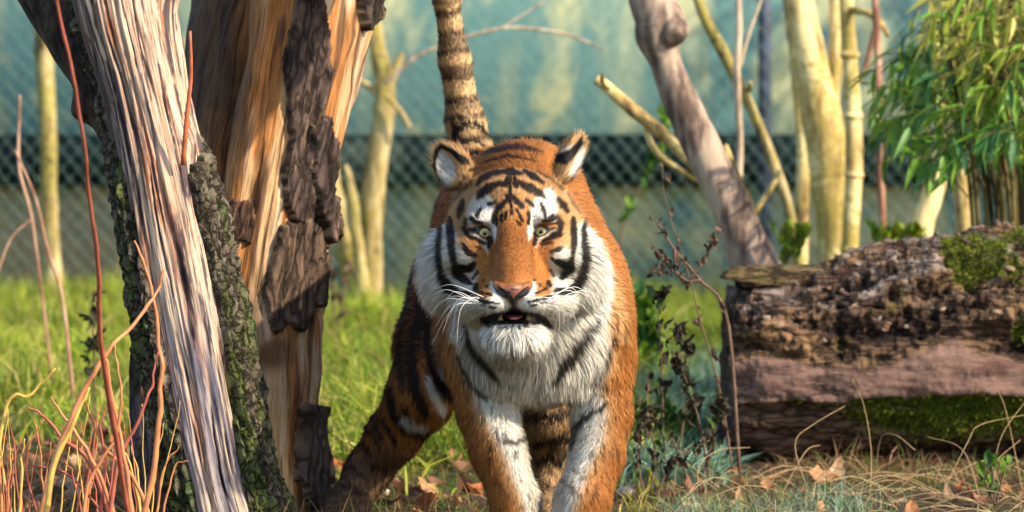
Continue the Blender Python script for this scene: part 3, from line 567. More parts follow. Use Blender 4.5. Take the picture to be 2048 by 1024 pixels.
lc = lerp3(lc, (0.30, 0.19, 0.10), sstep(0.0, 0.4, hor)); lc = lerp3(lc, (0.10, 0.055, 0.055), sstep(0.05, 0.4, fbm(B * np.array([7, 20, 20]) + 9, 3, 306)) * 0.85)
lc = lerp3(lc, (0.30, 0.195, 0.175), band * 0.9); lc = lerp3(lc, (0.16, 0.085, 0.08), band * sstep(0.15, 0.4, fbm(B * np.array([8, 60, 60]), 3, 307)) * 0.8)
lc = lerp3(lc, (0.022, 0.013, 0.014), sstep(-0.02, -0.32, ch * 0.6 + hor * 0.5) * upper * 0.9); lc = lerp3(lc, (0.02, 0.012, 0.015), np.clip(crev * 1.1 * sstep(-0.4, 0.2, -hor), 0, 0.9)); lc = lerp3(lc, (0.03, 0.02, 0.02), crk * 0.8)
lc = lerp3(lc, (0.17, 0.11, 0.095), under * 0.6)
ochre = sstep(0.1, 0.45, fbm(B * 9 + 3, 3, 308)); lc = lerp3(lc, (0.26, 0.20, 0.07), ochre * upper * 0.75)
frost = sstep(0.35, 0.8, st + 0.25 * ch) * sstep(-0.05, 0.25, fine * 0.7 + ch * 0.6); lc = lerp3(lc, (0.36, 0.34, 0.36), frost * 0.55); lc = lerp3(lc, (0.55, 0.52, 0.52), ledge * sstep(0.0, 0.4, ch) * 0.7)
mossm = np.clip(sstep(1660, 1760, lpx + 60 * big) * under * sstep(0, 1, (900 - lpy) / 60) * sstep(-0.35, 0.1, ch + 0.25) + sstep(0.22, 0.42, fbm(B * 7 + 20, 3, 309)) * sstep(1820, 1900, lpx) * upper * 0.9 + under * sstep(1560, 1600, lpx) * np.exp(-((lpy - 806) / 8) ** 2), 0, 1) * (ct > -0.1)
lc = lerp3(lc, (0.10, 0.14, 0.018), mossm * 0.95)
lc = lc * (np.array([1.30, 1.22, 1.12]) * (1 - 0.25 * mossm[:, None]) + 0.4 * mossm[:, None])
i = np.arange(nU - 1)[:, None] * nT; j = np.arange(nT)[None]; k = (j + 1) % nT
Fq = np.stack([i + j, i + nT + j, i + nT + k, i + k], -1).reshape(-1, 4)
logr = empty('fallen_log', (float(X_l[120]), LD, 0)); tag(logr, 'huge rotten fallen log with green moss and a broken stub at its end', 'log')
m_log = plate_mat('rotten_wood', (7, 34), 0.85, 0.25, 0.012, 0.12, 'pos')
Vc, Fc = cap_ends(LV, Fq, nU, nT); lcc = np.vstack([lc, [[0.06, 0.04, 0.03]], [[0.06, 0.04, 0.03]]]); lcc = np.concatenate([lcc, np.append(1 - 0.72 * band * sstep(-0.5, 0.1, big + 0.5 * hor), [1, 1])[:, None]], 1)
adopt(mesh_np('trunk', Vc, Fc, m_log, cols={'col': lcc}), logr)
# stub of a snapped branch at the upper left
n = 60; na = 48; sx = np.linspace(0, 1, n); spx = 1440 + sx * 260
path = np.stack([(spx - 1024) / F * 10.98, np.full(n, 10.98) + 0.06 * sx, H + (YH - np.interp(spx, [1440, 1500, 1640, 1700], [556, 556, 556, 560])) / F * 10.98], 1)
hw = np.interp(spx, [1440, 1450, 1475, 1530, 1640, 1700], [5, 15, 24, 25, 26, 26]) / F * 10.98
a = np.arange(na) / na * 2 * np.pi; CA, SA = np.cos(a), np.sin(a)
qq = np.stack([np.repeat(sx * 9, na), np.tile(CA * 1.6, n), np.tile(SA * 1.6, n)], 1); rr = np.repeat(hw, na) * (1 + 0.30 * fbm(qq * [1, 2, 2], 4, 320))
cut = np.tile(SA, n) < -0.25
V = np.repeat(path, na, 0) + np.stack([np.zeros(n * na), -rr * 1.5 * np.tile(CA, n), rr * np.tile(SA, n)], 1)
V[:, 0] += np.where(cut, 1, 0) * np.repeat(np.exp(-sx * 14), na) * 0.05
sc3 = np.repeat(np.array([[0.22, 0.145, 0.07]]), len(V), 0); sc3 = lerp3(sc3, (0.27, 0.24, 0.08), sstep(0.0, 0.4, fbm(qq * 2, 3, 321))); sc3 = lerp3(sc3, (0.05, 0.03, 0.025), sstep(0.15, 0.45, fbm(qq * [1, 5, 5], 3, 322))); sc3 = lerp3(sc3, (0.035, 0.02, 0.016), np.repeat(sstep(0.32, 0.2, sx), na) * sstep(-0.1, -0.35, np.tile(SA, n)))
i = np.arange(n - 1)[:, None] * na; j = np.arange(na)[None]; k = (j + 1) % na
Vc, Fc = cap_ends(V, np.stack([i + j, i + na + j, i + na + k, i + k], -1).reshape(-1, 4)[:, ::-1], n, na)
adopt(mesh_np('branch_stub', Vc, Fc, m_log, cols={'col': np.vstack([sc3, sc3[:1] * 0.3, sc3[:1]])}), logr)
# moss tufts on the log
r = np.random.default_rng(33); w8 = mossm * (ct > -0.05); w8 = w8 / w8.sum(); ii = r.choice(len(LV), 26000, p=w8)
def blades(P, D, L, Wd, col, bend, rg, nrm=None):
    """tapered bent blades -> V, T, col"""
    n = len(P); side = nrmz(np.cross(D, rg.normal(0, 1, (n, 3)))); p1 = P + D * (L * 0.5)[:, None]; p2 = p1 + nrmz(D + bend) * (L * 0.5)[:, None]
    V = np.empty((n, 5, 3)); V[:, 0] = P - side * Wd[:, None] / 2; V[:, 1] = P + side * Wd[:, None] / 2; V[:, 2] = p1 - side * Wd[:, None] * 0.42; V[:, 3] = p1 + side * Wd[:, None] * 0.42; V[:, 4] = p2
    b = np.arange(n)[:, None] * 5; T = np.concatenate([b + [[0, 1, 3]], b + [[0, 3, 2]], b + [[2, 3, 4]]], 1).reshape(-1, 3)
    return V.reshape(-1, 3), T, np.repeat(col, 5, 0)
m_mossb = leaf_mat('moss_fronds', 0.7, 0.25, 0.1)
D = nrmz(Nl[ii] + r.normal(0, 0.6, (len(ii), 3)) + [0, -0.2, 0.25]); L = r.uniform(0.006, 0.018, len(ii))
mc = np.array([0.13, 0.19, 0.022]) * r.uniform(0.5, 1.35, (len(ii), 1)) + np.array([0.08, 0.05, 0]) * r.random((len(ii), 1))
V, T, c = blades(LV[ii] + r.normal(0, 0.004, (len(ii), 3)), D, L, r.uniform(0.002, 0.004, len(ii)), mc, r.normal(0, 0.3, (len(ii), 3)), r)
o = adopt(mesh_np('moss', V, T, m_mossb, smooth=False, cols={'col': c}), logr); o['kind'] = 'stuff'; o['label'] = 'bright green moss cushion'
# loose bark chips and splinters lying on the crumbled top
m_chip = col_mat('bark_chip', 0.85, 0.6, 160, 0.2, (1, 1, 1))
chips = []
for k in range(4):
    rr_ = np.random.default_rng(60 + k); nn = 9; an = np.arange(nn) / nn * 2 * np.pi; ra = rr_.uniform(0.7, 1.2, nn)
    t_ = np.stack([np.cos(an) * ra * 1.7, np.sin(an) * ra * 0.8, rr_.uniform(0.15, 0.35, nn)], 1); bt = t_ * [1.05, 1.05, 0] - [0, 0, 0.2]
    V = np.vstack([t_, bt, [[0, 0, 0.45]]]); j = np.arange(nn); kk = (j + 1) % nn
    Fq = [np.stack([j, nn + j, nn + kk, kk], 1), np.stack([np.full(nn, 2 * nn), j, kk], 1)]
    cb = np.array([(0.22, 0.12, 0.07), (0.30, 0.20, 0.13), (0.10, 0.06, 0.05), (0.26, 0.22, 0.19)][k]); chips.append(mesh_np('bark_chip', V * 0.008, Fq, m_chip, smooth=False, cols={'col': np.repeat(cb[None], len(V), 0)}, link=False))
cand = np.where((st > 0.2) & (ct > -0.2) & (lpx < 2080) & (Ug.ravel() > 0.03))[0]
for k in range(110):
    q_ = r.choice(cand); o = bpy.data.objects.new('bark_chip', chips[k % 4]); C.objects.link(o); o.location = LV[q_]; s_ = r.uniform(0.5, 1.5); o.scale = (s_, s_, s_); o.rotation_euler = (math.atan2(ct[q_], st[q_]) * 0.8 + r.normal(0, 0.3), r.normal(0, 0.3), r.uniform(-0.6, 0.6)); adopt(o, logr)
# ================================================================== UNDERGROWTH
vr = np.random.default_rng(77)
m_grass = leaf_mat('grass', 0.5, 0.35, 0.25)
def blocked(P):
    """keeps blades out of trunks and log"""
    x, y = P[:, 0], P[:, 1]
    b = np.hypot(x - Gp(500, 8.66)[0], y - 8.66) < 0.12
    b |= np.hypot(x - Gp(455, 9.55)[0], y - 9.55) < 0.25
    b |= (x > X_l[0] + 0.02) & (np.abs(y - LD) < 0.20)
    return b
def scatter(n, f, px0, px1, d0, d1, seed):
    """ground points spread evenly over the strip seen between those columns and distances, kept with chance f(px, d, noise)"""
    r = np.random.default_rng(seed); d = np.sqrt(r.uniform(d0 ** 2, d1 ** 2, n)); px_ = r.uniform(px0, px1, n)
    P = np.stack([(px_ - 1024) / F * d, d, np.zeros(n)], 1); nz = fbm(P * 1.7, 3, seed)
    k = (r.random(n) < f(px_, d, nz)) & ~blocked(P); P = P[k]; P[:, 2] = gh(P[:, 0], P[:, 1]) - 0.004
    return P, px_[k], d[k], nz[k]
def grass(name, label, n, f, rect, Lr, wd, colf, seed, upright=1.0, bend=0.9):
    P, px_, d, nz = scatter(n, f, *rect, seed); r = np.random.default_rng(seed + 1); m = len(P)
    az = r.uniform(0, 2 * np.pi, m) + 2 * nz; ti = r.uniform(0.05, 1.1, m)
    D = nrmz(np.stack([np.cos(az) * ti, np.sin(az) * ti, np.full(m, upright)], 1))
    L = r.uniform(*Lr, m) * np.clip(1 + 1.3 * fbm(P * 3.1, 2, seed + 5), 0.35, 2); bd = np.stack([np.cos(az) * bend * ti * 1.6, np.sin(az) * bend * ti * 1.6, -0.5 * r.random(m)], 1)
    c = colf(px_, d, nz, r, m); V, T, c = blades(P, D, L, wd * r.uniform(0.7, 1.3, m), c, bd, r)
    o = mesh_np(name, V, T, m_grass, smooth=False, cols={'col': np.clip(c, 0.004, 0.8)}); tag(o, label, 'grass', kind='stuff'); return o
def lush_col(px_, d, nz, r, m):
    c = np.tile(np.array([[0.17, 0.27, 0.025]]), (m, 1)); k = r.random(m)[:, None]
    c = np.where(k < 0.40, np.array([0.36, 0.38, 0.045]), c); c = np.where(k > 0.86, np.array([0.48, 0.38, 0.13]), c)
    return c * r.uniform(0.45, 1.45, (m, 1)) * (1 + 0.7 * nz[:, None])
grass('grass', 'lush bright green grass stretching back to the fence', 215000, lambda p, d, z: np.clip(0.75 + 1.6 * z, 0.06, 1) * np.where(p < 330, sstep(11.2, 13.4, d), sstep(9.7, 11.6, d)), (-700, 1330, 9.6, 19.5), (0.04, 0.17), 0.0068, lush_col, 801)
def frost_col(px_, d, nz, r, m):
    c = np.tile(np.array([[0.10, 0.20, 0.10]]), (m, 1)); k = r.random(m)[:, None]; c = np.where(k < 0.55, np.array([0.26, 0.40, 0.32]), c); c = np.where(k > 0.88, np.array([0.14, 0.20, 0.03]), c)
    far = sstep(13, 16, d)[:, None]; c = c * (1 - far) + np.array([0.20, 0.26, 0.03]) * far
    return c * r.uniform(0.6, 1.25, (m, 1))
grass('frosty_grass', 'pale frosted grass between the tiger and the log', 42000, lambda p, d, z: np.clip(0.7 + 1.4 * z, 0.05, 1) * ((p < 1455) | (d > 11.6)), (1230, 1620, 10.2, 19.5), (0.05, 0.13), 0.0062, frost_col, 811)
def mint_col(px_, d, nz, r, m):
    c = np.tile(np.array([[0.25, 0.34, 0.24]]), (m, 1)); k = r.random(m)[:, None]; c = np.where(k < 0.3, np.array([0.10, 0.18, 0.06]), c); c = np.where(k > 0.9, np.array([0.40, 0.33, 0.18]), c)
    return c * r.uniform(0.6, 1.3, (m, 1))
grass('frosty_grass', 'mint-coloured frosty grass in front of the log', 10000, lambda p, d, z: np.clip(0.55 + 2.6 * z, 0, 1), (1330, 2130, 8.5, 9.75), (0.025, 0.07), 0.0028, mint_col, 821)
def dry_col(px_, d, nz, r, m):
    c = np.tile(np.array([[0.30, 0.19, 0.09]]), (m, 1)); k = r.random(m)[:, None]; c = np.where(k < 0.35, np.array([0.14, 0.075, 0.045]), c); c = np.where(k > 0.82, np.array([0.12, 0.17, 0.03]), c)
    return c * r.uniform(0.6, 1.3, (m, 1))
grass('dry_grass', 'dead straw-coloured grass and litter over the bare soil', 34000, lambda p, d, z: np.clip(0.6 + 1.8 * z, 0.08, 1), (-80, 2130, 8.5, 10.9), (0.03, 0.11), 0.0032, dry_col, 831, 0.45, 1.4)
grass('green_tufts', 'small green tufts at the feet of the dead trees', 9000, lambda p, d, z: np.clip(0.1 + 3.2 * z, 0, 1) * sstep(10.4, 9.6, d) * (p > 250) * np.where((p > 640) & (p < 1260), 0.15, 1.0), (-80, 1500, 8.5, 10.6), (0.04, 0.10), 0.0034, lush_col, 841)
# long straw stalks lying over the foreground at the log
m_straw = simple_mat('straw', (0.42, 0.30, 0.15), 0.6, 0.3, 30)
acc = Acc()
for k in range(120):
    px_ = vr.uniform(1290, 2080); d = vr.uniform(8.75, 10.45); a = Gp(px_, d, 0.0); L = vr.uniform(0.12, 0.36); az = vr.uniform(0, 2 * np.pi); hgt = vr.uniform(0.0, 0.22) * L
    e = a + np.array([np.cos(az) * L, np.sin(az) * L * 0.6, hgt * 0.3]); mid = (a + e) / 2 + [0, 0, hgt]
    if e[0] > X_l[0] and e[1] > LD - 0.32: continue
    acc.tube(spline([a, mid, e], 9), np.linspace(0.0013, 0.0007, 9), 4)
o = acc.build('straw', m_straw); tag(o, 'tangle of dry straw stalks on the soil before the log', 'straw', kind='stuff')
# single long stalks that stand out
m_stalk = simple_mat('dry_stalk', (0.38, 0.25, 0.12), 0.6, 0.3, 20)
stalks = [[(1795, 1024), (1752, 965), (1702, 905)], [(1880, 1000), (1935, 885), (1960, 850), (2048, 830)], [(1985, 960), (2000, 880), (2060, 790)], [(2048, 850), (2005, 800), (1965, 768)], [(1740, 1000), (1742, 900), (1728, 812), (1705, 760)], [(1620, 925), (1590, 890), (1625, 850), (1690, 812)], [(1830, 900), (1790, 870), (1760, 880), (1750, 960)], [(1960, 960), (1925, 900), (1850, 872)], [(1395, 965), (1400, 930), (1440, 900), (1500, 895)], [(1560, 950), (1610, 905), (1640, 890)], [(2010, 985), (1990, 930), (2040, 880)], [(1320, 985), (1310, 930), (1300, 900)], [(1690, 990), (1780, 960), (1870, 990)]]
for k, st_ in enumerate(stalks):
    d0 = min(9.9, dist_of(max(p_[1] for p_ in st_)) + 0.05); c = [Wp(x, y, d0 + 0.05 * i) for i, (x, y) in enumerate(st_)]
    c[0 if st_[0][1] == max(p_[1] for p_ in st_) else -1][2] = 0.0
    V, Fq = tube(spline(c, 16), np.linspace(0.0012, 0.0007, 16), 6); o = mesh_np('dry_stalk', V, fix_tri(Fq), m_stalk)
    near_ = st_[0][0] > 1780
    lab_ = 'bent dry grass stalk arching before the mossy part of the log' if near_ else ('dry grass stalk by the log end, beside the weeds' if st_[0][0] < 1580 else 'dry grass stalk leaning near the upright dead leaf')
    tag(o, lab_, 'stalk', 'dry stalks: ' + lab_.split('stalk ')[1])

# ---- fallen leaves
m_leafb = leaf_mat('dead_leaf', 0.65, 0.2, 0.3)
def leaf_mesh(name, Lg, Wg, curl, col, seed, lobes=0):
    r = np.random.default_rng(seed); n = 9; u = np.linspace(0, 1, n); wv = np.sin(np.pi * u ** 0.8) ** 0.9 * Wg / 2 * (1 + lobes * 0.28 * np.cos(u * 34)); wv[0] = Wg * 0.02; wv[-1] = 0.0005
    mid = np.stack([u * Lg - Lg / 2, 0 * u, curl * Lg * (u - 0.5) ** 2 * 2], 1); rows = []
    for s in (-1, -0.5, 0, 0.5, 1): rows.append(mid + np.stack([0 * u, s * wv, abs(s) * wv * (0.5 * curl + 0.25) + r.normal(0, 0.0025, n) * abs(s)], 1))
    V = np.vstack(rows); i = np.arange(4)[:, None] * n; j = np.arange(n - 1)[None]; Fq = np.stack([i + j, i + j + 1, i + n + j + 1, i + n + j], -1).reshape(-1, 4)
    vein = np.repeat([1, 1, 0.72, 1, 1], n)[:, None]; c = np.array(col) * vein * (1 + 0.15 * r.normal(0, 1, (len(V), 1)))
    return mesh_np(name, V, Fq, m_leafb, cols={'col': np.clip(c, 0.01, 0.8)}, link=False)
lcols = [(0.34, 0.15, 0.055), (0.45, 0.24, 0.11), (0.20, 0.085, 0.045), (0.52, 0.33, 0.20), (0.40, 0.12, 0.04), (0.26, 0.15, 0.10)]
lms = [leaf_mesh('fallen_leaf', 0.085, 0.045, c_, lcols[k], 90 + k, k % 2) for k, c_ in enumerate((0.35, 0.6, 0.8, 0.3, 0.5, 0.9))]
def put_leaf(px_, py_, k, s, rot, up=0.012, label=None, group='fallen leaves'):
    d = dist_of(py_); g = Gp(px_, d); o = bpy.data.objects.new('fallen_leaf', lms[k]); C.objects.link(o)
    o.location = (g[0], g[1], float(gh(g[0:1], g[1:2])[0]) + up); o.scale = (s, s, s); o.rotation_euler = rot
    kind_ = ['rust-brown lance-shaped', 'tan lobed', 'dark brown curled', 'pale tan', 'orange-red lobed', 'grey-brown curled'][k]
    where = 'among the red-stemmed shrub' if px_ < 330 else ('between the broken trunk and the tiger' if px_ < 1000 else ('at the tiger front feet' if px_ < 1330 else 'on the litter before the log'))
    tag(o, label or '%s dead leaf lying %s' % (kind_, where), 'leaf', ('%s leaves %s' % (kind_, where)) if not label else None)
put_leaf(1673, 960, 3, 0.82, (1.45, -1.25, 0.4), 0.040, 'pale brown dead leaf standing upright against the log foot')
put_leaf(1640, 968, 1, 1.0, (0.9, 0.1, 0.3), 0.028, 'large tan lobed dead leaf flat beside the upright leaf')
for px_, py_, k, s in ((800, 985, 0, 1.2), (862, 992, 1, 1.3), (676, 945, 4, 1.1), (925, 950, 2, 1.0), (945, 985, 4, 1.2), (905, 840, 4, 1.0), (1000, 930, 3, .9), (770, 1008, 2, 1), (830, 1015, 5, 1), (1290, 960, 0, 1), (1270, 985, 3, 1.1), (1470, 985, 1, 1), (1560, 965, 0, .8), (1380, 990, 2, 1), (2010, 985, 0, .8), (1850, 1000, 5, .9), (690, 985, 0, 1), (1460, 955, 4, .8)):
    put_leaf(px_, py_, k, s, (vr.normal(0, 0.3) + 0.35, vr.normal(0, 0.25), vr.uniform(0, 6.3)), 0.02)
for k in range(190):
    py_ = vr.uniform(860, 1060); px_ = vr.uniform(-10, 300) if k < 105 else vr.uniform(560, 2040)
    d = dist_of(py_)
    if blocked(Gp(px_, d)[None])[0] or (px_ > 1440 and d > 10.5): continue
    put_leaf(px_, py_, int(vr.integers(0, 6)), vr.uniform(0.6, 1.15), (vr.normal(0, 0.4) + 0.25, vr.normal(0, 0.35), vr.uniform(0, 6.3)), 0.016)
# small pale stones
m_stone = simple_mat('pale_stone', (0.52, 0.42, 0.33), 0.7, 0.3, 60, bumps=0.4)
for px_, py_, s, lab in ((765, 990, 0.014, 'small pale rounded pebble by the hind paw'), (1252, 990, 0.018, 'small pale pebble by the front paw')):
    bm = bmesh.new(); bmesh.ops.create_icosphere(bm, subdivisions=3, radius=1); vv = np.array([v.co for v in bm.verts]); dn = 1 + 0.22 * fbm(vv * 1.3 + px_, 2, 5)
    for v, q_ in zip(bm.verts, dn): v.co *= q_
    me = bpy.data.meshes.new('pebble'); bm.to_mesh(me); bm.free(); me.materials.append(m_stone); me.polygons.foreach_set('use_smooth', np.ones(len(me.polygons), bool)); o = bpy.data.objects.new('pebble', me); C.objects.link(o)
    d = dist_of(py_); o.location = (*Gp(px_, d)[:2], s * 0.5); o.scale = (s * 1.3, s, s * 0.8); tag(o, lab, 'pebble')

# ---- red-stemmed shrub at the left
m_dog = [simple_mat('red_twig_%d' % k, c_, 0.45, 0.3, 20) for k, c_ in enumerate([(0.36, 0.095, 0.06), (0.48, 0.18, 0.07), (0.54, 0.34, 0.08)])]
dog = empty('red_twig_shrub', (-0.95, 8.05, 0)); tag(dog, 'red-stemmed bare shrub with arching orange and yellow shoots before the dead trunk', 'shrub')
def shoot(pts, wd, k, par=dog, name='stem'):
    c = np.array([[*Wp(x, y, d), wd * 0.78 / F * d / 2] for x, y, d in pts]); s = spline(c, max(14, 7 * len(pts))); n = len(s)
    s[:, :3] += 0.005 * np.stack([fbm(np.stack([np.arange(n) * 0.33, np.full(n, 3.1 * ax_), np.full(n, pts[0][0] * 0.37)], 1), 2, 19) for ax_ in range(3)], 1)
    rad = s[:, 3] * np.linspace(1.05, 0.34, n) * (1 + 0.16 * (np.arange(n) % 6 == 0) + 0.10 * fbm(np.stack([np.arange(n) * 0.9, np.zeros(n), np.full(n, wd + pts[0][0])], 1), 2, 9)); V, Fq = tube(s[:, :3], rad, 9)
    return adopt(mesh_np(name, V, fix_tri(Fq), m_dog[k]), par)
gl = lambda d: YH + F * H / d
shoot([(285, gl(8.0), 8.0), (205, 720, 7.5), (196, 540, 7.3), (178, 380, 7.15), (150, 180, 7.0), (112, -20, 6.9), (100, -140, 6.85)], 15, 0)
shoot([(262, gl(8.2), 8.2), (312, 900, 8.2), (322, 760, 8.2), (314, 640, 8.2), (296, 545, 8.2), (268, 480, 8.2)], 16, 1)
shoot([(40, gl(8.0), 8.0), (110, 920, 8.0), (160, 800, 8.0), (205, 715, 8.0), (270, 645, 8.05), (310, 585, 8.1), (329, 540, 8.1)], 17, 1)
shoot([(60, gl(7.8), 7.8), (105, 950, 7.8), (150, 840, 7.8), (178, 775, 7.8)], 19, 2)
shoot([(290, gl(8.1), 8.1), (255, 960, 8.1), (238, 850, 8.1), (215, 740, 8.1), (206, 700, 8.1)], 14, 1)
shoot([(255, gl(8.3), 8.3), (190, 940, 8.3), (130, 880, 8.3), (90, 835, 8.3), (55, 815, 8.3)], 14, 0)
shoot([(270, gl(8.2), 8.2), (205, 960, 8.2), (160, 880, 8.2), (125, 830, 8.2), (105, 795, 8.2)], 13, 1)
shoot([(205, gl(8.2), 8.2), (235, 930, 8.2), (285, 830, 8.2), (305, 760, 8.2), (318, 700, 8.2)], 12, 0)
shoot([(330, gl(8.3), 8.3), (270, 960, 8.3), (215, 905, 8.3), (180, 835, 8.3), (165, 790, 8.25)], 12, 1)
shoot([(150, gl(8.0), 8.0), (175, 980, 8.0), (235, 860, 8.0), (240, 760, 8.0), (230, 690, 8.0)], 11, 1)
shoot([(-40, gl(7.6), 7.6), (10, 830, 7.6), (60, 790, 7.6), (110, 735, 7.6)], 12, 2)
shoot([(280, gl(8.35), 8.35), (150, 960, 8.35), (60, 930, 8.35)], 10, 0)
shoot([(180, gl(8.3), 8.3), (210, 940, 8.3), (200, 850, 8.3), (225, 790, 8.3)], 10, 0)
shoot([(110, gl(8.4), 8.4), (60, 980, 8.4), (55, 900, 8.4), (80, 850, 8.4)], 9, 0)
for k in range(34):
    a, b = vr.uniform(-20, 330), vr.uniform(-70, 70); d = vr.uniform(8.2, 8.8); shoot([(a, gl(d), d), (a + b * 0.5, vr.uniform(930, 1000), d), (a + b, vr.uniform(790, 930), d)], vr.uniform(4, 9), int(vr.integers(0, 3)))

# ---- dead weeds beside the tiger
m_weed = simple_mat('dead_weed_stem', (0.13, 0.075, 0.05), 0.7, 0.4, 30); m_weedl = leaf_mat('weed_leaf', 0.6, 0.25, 0.2)
wl_mesh = []
for k, c_ in enumerate([(0.035, 0.032, 0.022), (0.10, 0.062, 0.04), (0.055, 0.09, 0.025), (0.16, 0.11, 0.07)]):
    me = leaf_mesh('leaf', 0.034, 0.016, 0.9, c_, 140 + k); me.materials.clear(); me.materials.append(m_weedl); wl_mesh.append(me)
def weed(label, stems, nl, seed, kinds=(0, 1, 2), name='dead_weed', ls=1.0, wd=5):
    r = np.random.default_rng(seed); x0, y0, d0 = stems[0][0]; root = empty(name, (*Gp(x0, d0)[:2], 0)); tag(root, label, 'weed')
    for st_ in stems:
        s = spline(np.array([Wp(*p_) for p_ in st_]), 18); V, Fq = tube(s, np.linspace(wd, wd * 0.4, 18) / F * st_[0][2] / 2, 6); adopt(mesh_np('stem', V, fix_tri(Fq), m_weed), root)
        for q_ in range(nl):
            o = bpy.data.objects.new('leaf', wl_mesh[int(r.choice(kinds))]); C.objects.link(o); p_ = s[int(r.integers(4, 18))]; o.location = p_ + r.normal(0, 0.006, 3); sc = r.uniform(0.5, 1.3) * ls; o.scale = (sc, sc, sc); o.rotation_euler = (r.uniform(0, 6.3), r.uniform(0.6, 1.6), r.uniform(0, 6.3)); adopt(o, root)
weed('tall dead brown weed with curled seed heads behind the tiger shoulder', [[(1480, gl(10.4), 10.4), (1455, 640, 10.4), (1400, 560, 10.4), (1350, 500, 10.4), (1308, 436, 10.4)], [(1400, 560, 10.4), (1370, 560, 10.4), (1330, 520, 10.4), (1310, 500, 10.4)], [(1350, 500, 10.4), (1345, 540, 10.4), (1300, 545, 10.4)]], 12, 1, (0, 1, 3), wd=8)
weed('thin dead weed stalk crossing low in front of the log end', [[(1470, gl(10.2), 10.2), (1440, 780, 10.2), (1400, 640, 10.2), (1380, 560, 10.2), (1330, 400, 10.2), (1325, 330, 10.2)], [(1380, 560, 10.2), (1420, 500, 10.2), (1440, 470, 10.2)]], 9, 2, (1, 3), wd=4)
weed('dark drooping nettle-like weed close to the tiger shoulder', [[(1330, gl(10.3), 10.3), (1325, 800, 10.3), (1322, 700, 10.3), (1316, 620, 10.3), (1320, 580, 10.3)], [(1345, gl(10.3), 10.3), (1370, 820, 10.3), (1372, 720, 10.3), (1360, 650, 10.3)]], 26, 3, (0, 0, 2), ls=1.3)
weed('blackened leafy weed at the foot of the log end', [[(1420, gl(10.2), 10.2), (1400, 850, 10.2), (1372, 760, 10.2), (1350, 720, 10.2)], [(1400, gl(10.2), 10.2), (1430, 860, 10.2), (1440, 800, 10.2)], [(1380, gl(10.2), 10.2), (1340, 870, 10.2), (1290, 820, 10.2)]], 24, 4, (0, 0, 1, 2), ls=1.3)
weed('tangled brown weed low beside the tiger front leg', [[(1300, gl(9.9), 9.9), (1310, 900, 9.9), (1290, 840, 9.9), (1280, 800, 9.9)], [(1310, gl(9.9), 9.9), (1350, 920, 9.9), (1420, 880, 9.9)], [(1290, gl(9.9), 9.9), (1275, 900, 9.9), (1300, 760, 9.9)]], 20, 5, (0, 1, 2))
weed('dark small-leaved weed in the grass left of the dead trees', [[(185, gl(11.5), 11.5), (188, 700, 11.5), (182, 620, 11.5), (190, 575, 11.5)]], 16, 6, (0, 0, 2), ls=1.6)
weed('dry brown weed tuft behind the tiger flank', [[(660, gl(16), 16), (668, 560, 16), (650, 520, 16), (660, 480, 16)], [(670, gl(16), 16), (690, 570, 16), (700, 530, 16)]], 12, 7, (1, 3), ls=1.6)
# green seedlings behind the log and by the tiger
for i in (2,): pass
sl_mesh = []
for k, c_ in enumerate([(0.22, 0.28, 0.02), (0.12, 0.22, 0.02), (0.05, 0.14, 0.03)]):
    me = leaf_mesh('leaf', 0.06, 0.028, 0.5, c_, 150 + k); me.materials.clear(); me.materials.append(m_weedl); sl_mesh.append(me)
wl_keep = wl_mesh; wl_mesh = sl_mesh
weed('yellow-green leafy seedling between leaning trunk and log', [[(1575, gl(13), 13), (1572, 540, 13), (1575, 480, 13), (1560, 455, 13)], [(1575, 520, 13), (1595, 480, 13), (1605, 465, 13)]], 12, 11, (0, 0, 1), 'seedling', 1.3)
weed('bright green seedling under the reddish cane behind the log', [[(1780, gl(13), 13), (1782, 520, 13), (1790, 460, 13)], [(1780, 520, 13), (1760, 480, 13), (1752, 465, 13)], [(1785, 520, 13), (1815, 480, 13), (1830, 462, 13)]], 14, 12, (0, 0, 1), 'seedling', 1.3)
weed('green leafy plant in the frosty grass behind the tiger shoulder', [[(1290, gl(13.5), 13.5), (1285, 680, 13.5), (1275, 620, 13.5), (1262, 590, 13.5)], [(1295, gl(13.5), 13.5), (1310, 680, 13.5), (1300, 610, 13.5)]], 22, 13, (1, 1, 2), 'seedling', 1.8)
weed('low green plant beside the frosty grass near the log end', [[(1345, gl(11.2), 11.2), (1340, 840, 11.2), (1330, 800, 11.2)], [(1360, gl(11.2), 11.2), (1385, 830, 11.2), (1400, 810, 11.2)], [(1345, gl(11.2), 11.2), (1300, 850, 11.2), (1280, 830, 11.2)]], 12, 14, (1, 2, 2), 'seedling', 1.4)
weed('climbing green vine hanging by the fence behind the tiger', [[(1225, gl(16), 16), (1240, 480, 16), (1262, 410, 16), (1290, 350, 16), (1320, 290, 16), (1330, 230, 16)]], 26, 15, (2, 2, 1), 'vine', 1.5)
weed('small green herb with round leaves in front of the log foot', [[(1990, gl(9.7), 9.7), (1985, 940, 9.7), (1975, 915, 9.7)], [(1990, gl(9.7), 9.7), (1965, 950, 9.7), (1945, 925, 9.7)], [(1992, gl(9.7), 9.7), (2010, 940, 9.7), (2020, 925, 9.7)]], 5, 16, (1, 2), 'herb', 0.7)
wl_mesh = wl_keep

